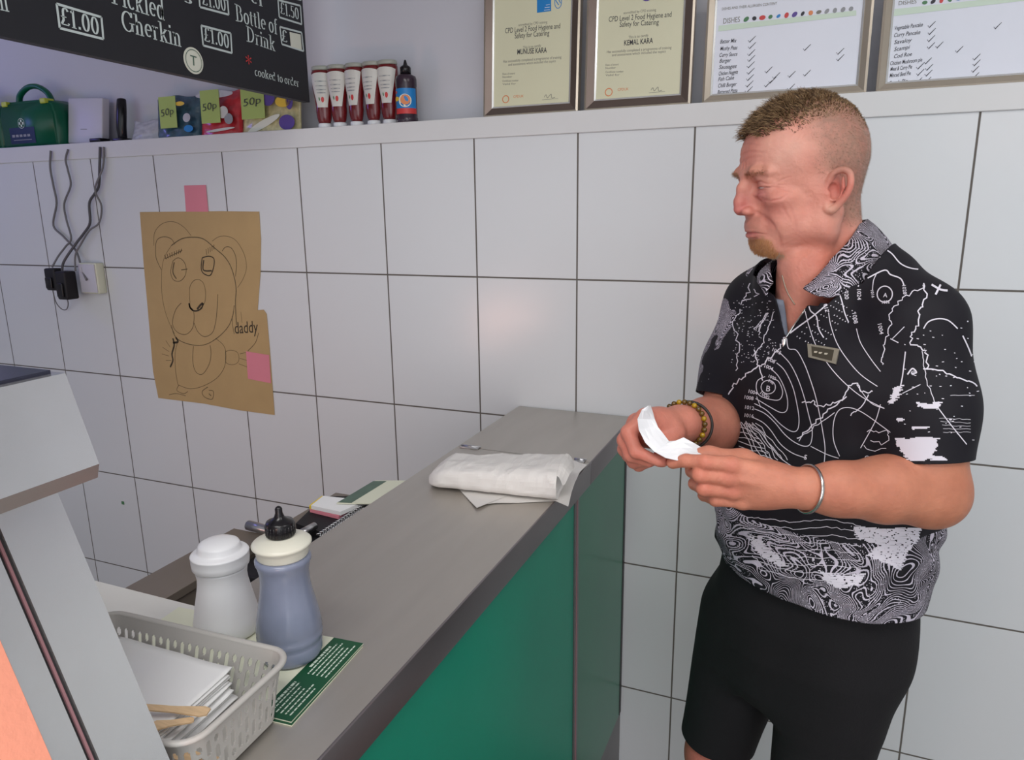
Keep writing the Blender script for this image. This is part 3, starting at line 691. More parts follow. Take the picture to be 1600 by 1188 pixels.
# clear bag
def bag(px0, px1, hgt, label, mt, bulge=.02, note=None, spots=None, name='sweet_bag', y=.045):
    x0, x1 = sx_(px0, y), sx_(px1, y); cx = (x0+x1)/2; w_ = (x1-x0); t = thing(name, label, 'bag', (cx, y, LT))
    nu, nv = 22, 22; front = []; fs = []; vs = []
    for sgn in (-1, 1):
        for j in range(nv+1):
            for i in range(nu+1):
                u, v = i/nu, j/nv; prof_ = (math.sin(math.pi*u)**.6)*(1-v**3)*(.35+.65*math.cos(v*1.2))
                d = bulge*prof_+.0015+.004*noise.noise(Vector((u*5+px0, v*6, sgn)))*(math.sin(math.pi*u)**.3)
                z = LT+hgt*v+(.004*math.sin(u*9+px0) if j == nv else 0)
                lean = .02*v; vs.append((cx+(u-.5)*w_*(1-.03*math.sin(v*3)), y+lean+sgn*max(d, .001), z))
    o_ = (nu+1)*(nv+1)
    for s_ in (0, 1):
        for j in range(nv):
            for i in range(nu):
                k_ = s_*o_+j*(nu+1)+i; q = (k_, k_+1, k_+nu+2, k_+nu+1); fs.append(q if s_ == 0 else q[::-1])
    ring = [i for i in range(nu+1)]+[j*(nu+1)+nu for j in range(1, nv+1)]+[nv*(nu+1)+i for i in range(nu-1, -1, -1)]+[j*(nu+1) for j in range(nv-1, 0, -1)]
    for a, b in zip(ring, ring[1:]+ring[:1]): fs.append((b, a, a+o_, b+o_))
    m = MB().mat(mt, True); m.add(vs, fs); m.build('bag', t)
    pl = Plane((cx, y-bulge*.9-.003, LT), (1, 0, 0), (0, .02, 1)); pl.n = np.array([0, -1, 0])
    if spots:
        for (mt_, u, v, ru, rv, rot) in spots: m = MB().mat(mt_); m.poly([pl.P(*q, .0012) for q in ell((u*w_, v*hgt), ru*w_, rv*hgt, 0, 340, 17, rot)], .0008, pl.n); m.build('printed_shape', t)
    if note:
        ux, vz, ww, hh, s = note; m = MB().mat('note_green'); q = [(ux*w_-ww/2, vz*hgt-hh/2), (ux*w_+ww/2, vz*hgt-hh/2), (ux*w_+ww/2, vz*hgt+hh/2), (ux*w_-ww/2, vz*hgt+hh/2)]
        m.poly([pl.P(*p, .003+(.002 if i < 2 else 0)) for i, p in enumerate(q)], .0006, pl.n)
        m.mat('ink'); text(m, pl, s, (ux*w_-ww*.38, vz*hgt-.012), (ux*w_+ww*.38, vz*hgt-.006), .02, h=.0065, shear=.15, bold=-.01); m.build('price_note', t)
    return t
bag(203, 250, .062, 'small crumpled clear plastic bag between phone and sweet bags', 'bag_clear', .022, name='plastic_bag')
bag(243, 314, .128, 'dark teal bag of sweets with green price note on the ledge', 'bag_teal', .018, (-.08, .60, .070, .093, '50p'), [('bag_clear', .3, .45, .08, .1, 20), ('print_blue', .32, .2, .1, .08, 0), ('print_yellow', .18, .78, .1, .05, 0)])
bag(313, 378, .130, 'red bag of sweets with green price note, middle of three', 'bag_red', .018, (-.1, .64, .074, .095, '50p'), [('label_white', .18, .5, .12, .13, 30), ('label_white', .08, .12, .35, .03, 4), ('bag_clear', 0, .9, .45, .08, 0), ('label_grey', .3, .35, .1, .12, 0)])
bag(378, 470, .132, 'yellow and purple bag of sweets with green price note', 'bag_yellow', .018, (-.2, .66, .086, .096, '50p'),
    [('print_purple', .34, .18, .13, .16, 0), ('print_purple', .05, .75, .12, .2, 20), ('print_yellow', .3, .62, .13, .12, 0), ('print_purple', .40, .62, .06, .18, 0), ('sticker_cream', -.05, .18, .3, .08, 20)])

# ketchup bottles
def ketchup(cx, cy, tilt, label, spin=0, lean=0):
    t = thing('ketchup_bottle', label, 'ketchup bottle', (cx, cy, LT), 'upturned ketchup bottles on the ledge')
    X = Matrix.Translation((cx, cy, LT)) @ Matrix.Rotation(math.radians(spin), 4, 'Z') @ Matrix.Rotation(math.radians(lean), 4, 'Y')
    m = MB().mat('plastic_white', True); m.X = X; m.lathe([(.0175, 0), (.0185, .001), (.0185, .012), (.017, .014)], n=24); m.build('cap', t)
    pr = [(.016, .0142), (.0185, .020), (.021, .032), (.0225, .045), (.022, .058), (.0235, .075), (.0262, .095), (.0285, .115), (.0295, .135), (.0295, .148), (.0275, .154)]
    m = MB().mat('ketchup', True); m.X = X; m.lathe(pr, n=30, sx=1.0, sy=.75); m.build('body', t)
    m = MB().mat('bottle_base', True); m.X = X; m.lathe([(.0273, .1542), (.0285, .157), (.028, .163), (.025, .1655), (.012, .166)], n=30, sy=.75); m.build('base', t)
    m = MB().mat('label_white', True); m.X = X; vs = []; fs = []; nr, na = 12, 14
    def rad(z): return np.interp(z, [p[1] for p in pr], [p[0] for p in pr])+.0008
    def lp(f_, z, e=0):
        hw = math.radians(38+30*((z-.055)/.085)); a = math.radians(-90)+f_*hw; r_ = rad(z)+e; return (r_*math.cos(a), .75*r_*math.sin(a), z)
    for j in range(nr+1):
        for i in range(na+1):
            f_ = (i/na-.5)*2; z = .056+.085*j/nr; zz = z+(.006*(1-f_*f_) if j == nr else 0); vs.append(lp(f_, min(zz, .147)))
    for j in range(nr):
        for i in range(na): k_ = j*(na+1)+i; fs.append((k_, k_+1, k_+na+2, k_+na+1))
    m.add(vs, fs)
    def patch(mt_, f0, z0_, rf, rz, e=.0006):
        m.mat(mt_, True); m.add([lp(f0, z0_, e)]+[lp(f0+rf*math.cos(a), z0_+rz*math.sin(a), e) for a in np.linspace(0, 6.283, 13)[:-1]], [(0, i+1, (i+1) % 12+1) for i in range(12)])
    patch('print_red', .12, .076, .22, .0075); patch('label_green', -.35, .078, .1, .005)
    for z_ in (.094, .102, .112, .124): patch('label_grey', 0, z_, .55, .0016)
    m.build('label', t); return t
kb = [(514, 'first upturned ketchup bottle from the left, next to the menu board', 22, 0), (537, 'second upturned ketchup bottle from the left', 14, 0), (563, 'third upturned ketchup bottle, middle of the five', -4, 0), (589, 'fourth upturned ketchup bottle from the left', -6, 0), (613, 'fifth upturned ketchup bottle, beside the brown sauce bottle', 6, 0)]
for i, (px, lb, spn, ln) in enumerate(kb):
    ketchup(at_y(px-6, 195, .035)[0], .035+.002*i, 0, lb, spn, ln)
cx = at_y(637, 190, .03)[0]
t = thing('sauce_bottle', 'dark sauce bottle with blue and red label and black nozzle', 'sauce bottle', (cx, .03, LT))
m = MB().mat('brown_sauce', True); m.lathe([(.027, 0), (.0285, .002), (.0285, .012), (.0275, .014), (.0275, .09), (.0285, .095), (.0285, .110), (.026, .118), (.014, .124)], (cx, .03, LT), 32); m.build('body', t)
m = MB().mat('black_plastic', True); m.lathe([(.0145, .1242), (.0145, .140), (.0125, .143), (.006, .147), (.003, .158), (.0015, .160)], (cx, .03, LT), 20); m.build('nozzle', t)
m = MB(); R_ = .0281
def cyl_patch(mt_, a0, a1, z0_, z1_, e): 
    m.mat(mt_, True); n = 16; vs = []
    for z_ in (z0_, z1_):
        for i in range(n+1): a = math.radians(a0+(a1-a0)*i/n); vs.append((cx+(R_+e)*math.cos(a), .03+(R_+e)*math.sin(a), LT+z_))
    m.add(vs, [(i, i+1, i+n+2, i+n+1) for i in range(n)])
cyl_patch('print_blue', 180, 360, .030, .086, .0); cyl_patch('print_red', 180, 360, .022, .036, .0004); cyl_patch('print_red', 195, 240, .074, .080, .0004)
def cyl_disc(mt_, ac, zc, ra, rz, e):
    m.mat(mt_, True); m.add([(cx+(R_+e)*math.cos(math.radians(ac+ra*math.cos(a))), .03+(R_+e)*math.sin(math.radians(ac+ra*math.cos(a))), LT+zc+rz*math.sin(a)) for a in np.linspace(0, 6.283, 21)[:-1]], [tuple(range(20))])
cyl_disc('sticker_cream', 290, .055, 36, .0165, .0008); cyl_disc('print_orange', 292, .057, 28, .0125, .0012); cyl_disc('print_yellow', 238, .060, 20, .006, .0012)
m.build('label', t)

# ------------------------------------------------------------------ framed papers
def frame(name, label, pxl, pxr, W_, H_, fw, kind, matf):
    yb = .035
    xl = at_y(pxl, 175, yb)[0]; xr = at_y(pxr, 168, yb)[0] if pxr else xl+W_
    W_ = xr-xl; cx = (xl+xr)/2; tilt = math.radians(4); t = thing(name, label, 'picture frame', (cx, yb+.01, LT))
    ay = np.array([0, math.sin(tilt), math.cos(tilt)]); pl = Plane((xl, yb, LT+.001), (1, 0, 0), ay)
    def bar(m, q, h0, h1):
        m.add([pl.P(*p, h0) for p in q]+[pl.P(*p, h1) for p in q], [(0, 1, 2, 3)[::-1], (4, 5, 6, 7)]+[(i, (i+1) % 4, (i+1) % 4+4, i+4) for i in range(4)])
    def ringb(m, o, i, h0, h1a, h1b):
        x0, y0, x1, y1 = o; a0, b0, a1, b1 = i
        O = [(x0, y0), (x1, y0), (x1, y1), (x0, y1)]; I = [(a0, b0), (a1, b0), (a1, b1), (a0, b1)]
        for k_ in range(4):
            k2 = (k_+1) % 4; vs = [pl.P(*O[k_], h0), pl.P(*O[k2], h0), pl.P(*I[k2], h0), pl.P(*I[k_], h0), pl.P(*O[k_], h1a), pl.P(*O[k2], h1a), pl.P(*I[k2], h1b), pl.P(*I[k_], h1b)]
            m.add(vs, [(3, 2, 1, 0), (4, 5, 6, 7), (0, 1, 5, 4), (1, 2, 6, 5), (2, 3, 7, 6), (3, 0, 4, 7)])
    m = MB().mat('frame_champagne'); ringb(m, (0, 0, W_, H_), (.005, .005, W_-.005, H_-.005), -.012, .008, .010)
    m.mat(matf); ringb(m, (.005, .005, W_-.005, H_-.005), (fw-.004, fw-.004, W_-fw+.004, H_-fw+.004), -.012, .010, .003)
    m.mat('frame_lip'); ringb(m, (fw-.004, fw-.004, W_-fw+.004, H_-fw+.004), (fw, fw, W_-fw, H_-fw), -.012, .004, .0015); m.build('moulding', t)
    m = MB().mat('cert_paper' if kind == 'cert' else 'chart_paper'); bar(m, [(fw, fw), (W_-fw, fw), (W_-fw, H_-fw), (fw, H_-fw)], -.006, -.001); m.build('paper', t)
    return t, pl, W_, H_
HP = -.0006
def cert(pl, t, nm, P_):
    """P_ maps reference pixels of the left certificate"""
    m = MB().mat('ink')
    q = P_['title1']; textpx(m, pl, 'CPD Level 2 Food Hygiene and', q[0], q[1], 8, h=HP); q = P_['title2']; textpx(m, pl, 'Safety for Catering', q[0], q[1], 8, h=HP)
    q = P_['name']; textpx(m, pl, nm, q[0], q[1], 8, h=HP, bold=.012)
    m.mat('ink_soft'); q = P_['acc']; textpx(m, pl, 'accredited by CPD training', q[0], q[1], 4, h=HP)
    q = P_['cert']; textpx(m, pl, 'This is to certify', q[0], q[1], 4, h=HP)
    q = P_['b1']; textpx(m, pl, 'Has successfully completed a programme of training', q[0], q[1], 4, h=HP)
    q = P_['b2']; textpx(m, pl, 'and assessment which included the topics', q[0], q[1], 4, h=HP)
    for a, b, s in P_['small']: textpx(m, pl, s, a, b, 3, h=HP)
    a, b = P_['foot']; ribbon(m, pl, [pl.px(*a), pl.px(*b)], .0012, HP)
    a = P_['sig']; ribbon(m, pl, smooth2([pl.px(a[0]+dx, a[1]+dy) for dx, dy in ((0, 0), (3, -4), (5, 1), (8, -2), (11, -5), (12, 1), (17, 0))]), .0012, HP); ribbon(m, pl, [pl.px(a[0]-3, a[1]+4), pl.px(a[0]+22, a[1]+2)], .0008, HP)
    m.mat('print_orange'); c = pl.px(*P_['seal']); ribbon(m, pl, ell(c, .0085, .0085), .0022, HP, True); q = P_['red']; textpx(m, pl, 'CPDUK', q[0], q[1], 4, h=HP)
    m.build('printing', t)
t, pl, W_, H_ = frame('certificate_frame', 'brown framed cream certificate at the left of the pair', 757, 904, 0, .335, .026, 'cert', 'frame_brown')
cert(pl, t, 'MUNUSE KARA', dict(title1=((789, 52), (875, 44)), title2=((804, 60), (858, 55)), name=((808, 85), (854, 82)), acc=((810, 41), (855, 36)), cert=((817, 76), (845, 73)), b1=((786, 98), (877, 91)), b2=((794, 103), (868, 97)),
    small=[((785, 117), (804, 116), 'Date of award'), ((785, 122), (800, 121), 'Number'), ((785, 128), (810, 127), 'Certificate number'), ((785, 133), (806, 132), 'Valid for')], foot=((793, 167), (866, 164)), sig=(850, 152), seal=(790, 155), red=((802, 153), (818, 152))))
m = MB().mat('print_blue'); m.poly([pl.P(*pl.px(*p), HP+.0003) for p in ((839, -14), (861, -16), (861, 17), (839, 20))][::-1]); m.mat('chart_paper')
for a, b in (((853, 8), (859, 7)), ((851, 12), (859, 11)), ((850, 16), (859, 15))): ribbon(m, pl, [pl.px(*a), pl.px(*b)], .0012, HP+.0006)
m.mat('print_blue'); ribbon(m, pl, smooth2([pl.px(*p) for p in ((867, -4), (867, 8), (872, 13), (877, 7), (877, -4))]), .0016, HP+.0003); ribbon(m, pl, [pl.px(868, 0), pl.px(873, 8)], .002, HP+.0003); ribbon(m, pl, [pl.px(872, -3), pl.px(876, 5)], .002, HP+.0003)
m.build('emblem', t)
t, pl, W_, H_ = frame('certificate_frame', 'brown framed cream certificate between the other certificate and the chart', 914, 1079, 0, .335, .027, 'cert', 'frame_brown')
cert(pl, t, 'KEMAL KARA', dict(title1=((951, 34), (1049, 26)), title2=((968, 42), (1029, 38)), name=((975, 71), (1020, 67)), acc=((974, 22), (1025, 17)), cert=((982, 60), (1013, 57)), b1=((948, 83), (1049, 76)), b2=((956, 88), (1040, 82)),
    small=[((946, 103), (966, 102), 'Date of award'), ((946, 108), (962, 107), 'Number'), ((946, 114), (974, 113), 'Certificate number'), ((946, 119), (968, 118), 'Valid for')], foot=((955, 157), (1034, 153)), sig=(1017, 141), seal=(951, 144), red=((965, 142), (982, 141))))
m = MB().mat('print_purple'); ribbon(m, pl, ell(pl.px(1011, -8), .012, .012), .003, HP+.0003); m.build('emblem', t)
def chart(pl, t, rows, ticks, band, dishes=True):
    m = MB().mat('chart_green'); q = [pl.px(*p) for p in band]; m.poly([pl.P(*p, HP+.0002) for p in q][::-1])
    m.mat('ink')
    for s, a, b in rows: textpx(m, pl, s, a, b, 6, h=HP+.0004, shear=.3, bold=.004)
    for (x, y) in ticks: ribbon(m, pl, [pl.px(x-5, y+1), pl.px(x-3, y+4), pl.px(x+7, y-6)], [.001, .0019, .001], HP+.0004)
    m.build('handwriting', t)
t, pl, W_, H_ = frame('chart_frame', 'silver framed allergy chart behind the man with ticks', 1097, 1351, 0, .243, .021, 'chart', 'frame_champagne')
chart(pl, t, [('Batter Mix', (1125, 68), (1151, 66)), ('Mushy Peas', (1125, 79), (1152, 77)), ('Curry Sauce', (1124, 89), (1152, 87)), ('Burger', (1124, 98), (1142, 97)), ('Sausages', (1123, 108), (1151, 106)), ('Chicken Nuggets', (1123, 118), (1153, 115)), ('Fish Cake', (1122, 127), (1147, 124)), ('Chilli Burger', (1122, 137), (1151, 134)), ('Battered Pizza', (1121, 147), (1152, 144))],
    [(1174, 62), (1174, 72), (1173, 83), (1173, 92), (1172, 102), (1172, 112), (1171, 122), (1170, 132), (1169, 141), (1260, 75), (1312, 81), (1312, 91), (1200, 110), (1212, 119), (1236, 117), (1260, 115), (1199, 132), (1235, 137), (1206, 126)],
    [(1123, 40), (1338, 16), (1338, 24), (1122, 49)])
m = MB().mat('ink_soft'); textpx(m, pl, 'DISHES', (1130, 37), (1156, 34), 8, h=HP+.0004); textpx(m, pl, 'DISHES AND THEIR ALLERGEN CONTENT', (1128, 16), (1214, 7), 4, h=HP+.0004)
ic = ['label_green', 'ink', 'print_red', 'label_green', 'print_blue', 'print_red', 'print_purple', 'ink', 'print_orange', 'ink_soft', 'label_grey', 'label_grey', 'label_grey', 'label_grey']
for i, c in enumerate(ic):
    m.mat(c); x = 1166+i*12.6; y = 30-i*1.25; a = pl.px(x, y); rr_ = random.Random(i)
    m.poly([pl.P(*q, HP+.0004) for q in ell(a, .004+.003*rr_.random(), .003+.002*rr_.random(), 0, 330, 11, rr_.random()*90)])
m.build('icon_row', t)
t, pl, W_, H_ = frame('chart_frame', 'silver framed allergy chart at the right picture edge', 1365, None, .365, .243, .021, 'chart', 'frame_champagne')
chart(pl, t, [('Vegetable Pancake', (1398, 47), (1442, 41)), ('Curry Pancake', (1397, 58), (1438, 53)), ('Savaloy', (1397, 69), (1425, 65)), ('Scampi', (1397, 80), (1422, 76)), ('Cod Roe', (1397, 91), (1425, 87)), ('Chicken Mushroom pie', (1391, 102), (1441, 96)), ('Meat & Curry Pie', (1391, 111), (1425, 107)), ('Minced Beef Pie', (1390, 121), (1423, 117)), ('Steak Pie', (1389, 133), (1418, 129)), ('Ginger Beer', (1389, 139), (1419, 135))],
    [(1455, 39), (1455, 50), (1454, 61), (1454, 72), (1467, 71), (1498, 78), (1525, 90), (1525, 99), (1523, 109), (1523, 119), (1449, 96), (1437, 104), (1451, 106), (1437, 114), (1450, 115), (1434, 127), (1448, 126), (1447, 132), (1558, 41)],
    [(1398, 14), (1660, -14), (1660, -6), (1396, 25)])
m = MB().mat('ink_soft'); textpx(m, pl, 'DISHES', (1404, 8), (1432, 5), 6, h=HP+.0004)
for i, c in enumerate(ic[:8]):
    m.mat(c); a = pl.px(1445+i*13, 4-i*1.6); m.poly([pl.P(*q, HP+.0004) for q in ell(a, .005, .0035, 0, 330, 11, i*40)])
m.build('icon_row', t)

# ------------------------------------------------------------------ drawing on the tiles
wp = Plane((0, -.0012, 0), (1, 0, 0), (0, 0, 1))
dx0 = wp.px(320, 500)
t = thing('paper_drawing', "child's pencil bear drawing on brown paper stuck to the tiles", 'drawing', wp.P(*wp.px(325, 490)))
def D(x, y): return wp.px(180+x*.3452, 270+y*.3452)
edge = [(112, 178), (300, 176), (480, 174), (652, 176), (660, 300), (658, 450), (645, 622), (672, 620), (686, 640), (700, 800), (722, 1097), (560, 1075), (400, 1045), (196, 1020), (172, 900), (150, 640), (130, 420)]
m = MB().mat('kraft_paper'); m.poly([wp.P(*D(*p), .0006) for p in edge[::-1]], .0006, wp.n); m.build('paper', t)
m = MB()
def dr(pts, w_=.0016, dark=False, closed=False, sm=True):
    m.mat('pencil_dark' if dark else 'pencil'); q = [D(*p) for p in pts]; q = smooth2(q, 5, closed) if sm else q; ribbon(m, wp, q, w_, .0010, closed)
dr([(175, 330), (180, 270), (215, 230), (265, 222), (310, 245), (345, 285)]); dr([(210, 440), (185, 380), (188, 310), (220, 290), (255, 300), (270, 325)], .0024)
dr([(255, 330), (300, 300), (350, 292), (400, 300), (450, 340), (500, 385), (530, 440), (548, 520), (545, 590), (550, 690)], .0032)
dr([(255, 330), (225, 380), (212, 440), (212, 540), (225, 620), (250, 690), (270, 730)], .0013)
dr([(440, 310), (470, 290), (510, 288), (550, 310), (585, 370), (595, 430), (580, 480), (555, 520)], .0015); dr([(485, 355), (500, 337), (525, 340), (545, 375), (550, 420), (545, 470)], .0022)
dr([(300, 590), (275, 620), (260, 680), (280, 720), (320, 732), (350, 705), (358, 660), (356, 625)], .0022); dr([(358, 680), (375, 720), (405, 742), (440, 725), (455, 680), (462, 620), (465, 550)], .0022)
dr([(340, 590), (337, 530), (350, 495), (375, 483), (400, 500), (410, 545), (405, 590), (385, 615)], .0018); dr([(335, 595), (345, 618), (365, 626), (390, 615), (400, 590)], .0050, True)
dr([(336, 590), (340, 610), (352, 622)], .007, True); dr([(372, 618), (386, 600), (398, 590)], .007, True)
dr([(262, 400), (252, 450), (265, 485), (295, 490), (318, 465), (322, 430), (310, 400), (285, 385), (262, 400)], .0022); dr([(268, 405), (262, 450), (278, 480)], .0045); dr([(300, 440), (328, 436)], .003)
dr([(395, 385), (390, 430), (400, 455), (430, 465), (446, 430), (448, 390), (425, 378), (395, 385)], .0036, True); dr([(402, 395), (400, 440), (438, 444)], .0045, True)
for i in range(8): dr([(232+i*9, 392-i*4), (225+i*11, 372-i*4)], .0022, True, sm=False)
dr([(225, 390), (262, 372), (305, 352)], .002)
for i in range(5): dr([(415+i*8, 372-i*6), (412+i*9, 345-i*5)], .0022, sm=False)
dr([(255, 690), (275, 745), (330, 775), (400, 780), (460, 750), (510, 700), (532, 650), (540, 600)], .0026)
dr([(285, 760), (272, 820), (275, 900), (285, 960)], .0018); dr([(285, 960), (340, 978), (400, 965), (460, 930), (495, 880), (502, 820), (490, 780), (455, 750)], .0018)
dr([(355, 785), (352, 850), (365, 900), (395, 912), (425, 870), (435, 820), (430, 780)], .0022)
dr([(262, 750), (268, 780), (258, 820), (262, 850), (250, 880)], .006, True); dr([(250, 790), (230, 760)]); dr([(245, 810), (215, 790)]); dr([(245, 830), (212, 820)]); dr([(255, 850), (230, 850)]); dr([(275, 745), (285, 765), (262, 770)], .007, True)
dr([(500, 810), (525, 803), (555, 815), (560, 850), (540, 868), (505, 862), (500, 830), (500, 810)], .0016); dr([(565, 820), (600, 812)]); dr([(565, 840), (598, 850)]); dr([(560, 865), (600, 880)])
dr([(530, 650), (532, 690), (540, 730)], .002); dr([(650, 725), (635, 770), (600, 808)], .002); dr([(570, 630), (575, 680)], .0012)
dr([(290, 960), (280, 985), (310, 1000), (330, 990)], .002); dr([(420, 970), (395, 990), (405, 1015), (440, 1025), (445, 990), (425, 985)], .0024); dr([(425, 1000), (435, 1010)], .004)
dr([(245, 1005), (280, 1000), (320, 1010)], .002)
m.mat('pencil_dark'); a, b = D(545, 728), D(652, 722); text(m, wp, 'daddy', a, b, .036, h=.0010, shear=.2, bold=.004)
m.build('pencil_lines', t)
def note(px, label, name='sticky_note', mt='note_pink', h=.0012):
    q = [wp.px(*p) for p in px]; m = MB().mat(mt); m.poly([wp.P(*p, h) for p in q[::-1]], .0004, wp.n); return tag(m.build(name), label, 'sticky note')
note([(288, 290), (322, 289), (326, 331), (291, 331)], 'pink sticky note holding the top edge of the bear drawing')
note([(385, 549), (421, 555), (424, 599), (388, 592)], 'pink sticky note at the lower right of the bear drawing', h=.0018)
m = MB().mat('label_grey'); 
# ------------------------------------------------------------------ socket, adaptors, cables
so = thing('wall_socket', 'cream double wall socket with plugs below the ledge', 'socket', wp.P(*wp.px(150, 435)))
a, b = wp.px(134, 410), wp.px(168, 458)
m = MB().mat('leaflet_cream', True); m.box((a[0], -.032, b[1]), (b[0], 0, a[1]), .004); m.build('back_box', so)
m = MB().mat('plastic_offwhite', True); m.box((a[0]+.004, -.036, b[1]+.004), (b[0]-.004, -.032, a[1]-.004), .0015); m.box((a[0]+.01, -.039, a[1]-.03), (a[0]+.022, -.036, a[1]-.014), .001); m.build('face_plate', so)
def adaptor(pxc, w_, h_, d, label):
    c = wp.px(*pxc); t = thing('plug_adaptor', label, 'plug', (c[0], -.05, c[1])); m = MB().mat('black_matt', True); m.box((c[0]-w_/2, -.040-d, c[1]-h_/2), (c[0]+w_/2, -.040, c[1]+h_/2), .006); m.build('body', t)
    m = MB().mat('black_plastic', True); m.box((c[0]-w_*.3, -.040-d-.008, c[1]-h_*.4), (c[0]+w_*.3, -.040-d, c[1]+h_*.1), .003); m.build('front', t)
adaptor((109, 434), .052, .075, .035, 'black square plug adaptor at the left of the socket')
adaptor((130, 443), .050, .095, .045, 'larger black plug adaptor in front of the cream socket')
def cable(pxs, r, label, mt='cable_grey'):
    pts = smooth2([np.append(wp.px(x, y), dpt) for x, y, dpt in pxs], 6); m = MB().mat(mt, True)
    m.tube([(p[0], -p[2], p[1]) for p in pts], r, 8); tag(m.build('cable'), label, 'cable')
cable([(84, 236, .012), (84, 262, .014), (88, 290, .012), (93, 318, .012), (88, 352, .012), (105, 370, .014), (125, 392, .016), (140, 420, .03), (152, 436, .042)], .0035, 'grey cable hanging furthest left below the first aid box')
cable([(111, 234, .012), (108, 250, .014), (112, 268, .014), (115, 290, .012), (105, 318, .012), (108, 342, .012), (119, 372, .020), (112, 385, .024), (103, 400, .03), (102, 416, .05)], .0032, 'grey kinked middle cable hanging down the tiles')
cable([(161, 230, .012), (161, 262, .014), (159, 290, .012), (153, 302, .012), (145, 318, .014), (146, 348, .014), (136, 365, .014), (126, 380, .018), (118, 408, .045), (122, 425, .06)], .0042, 'darker cable hanging under the black handset', 'cable_dark')
cable([(167, 230, .012), (166, 262, .014), (159, 296, .026), (163, 322, .012), (160, 348, .014), (150, 360, .026), (139, 380, .030), (134, 398, .04), (139, 422, .052)], .0030, 'thin cable twisted beside the darker cable')
cable([(100, 448, .045), (99, 470, .03), (104, 482, .02), (112, 482, .02), (118, 470, .03), (119, 455, .05)], .0018, 'thin looped flex hanging under the black adaptors')
c = wp.px(192, 786); tag(MB().mat('label_green').box((c[0]-.006, -.003, c[1]-.006), (c[0]+.006, 0, c[1]+.006), .001).build('wall_plug'), 'tiny green wall plug in the tiles low left', 'wall plug')
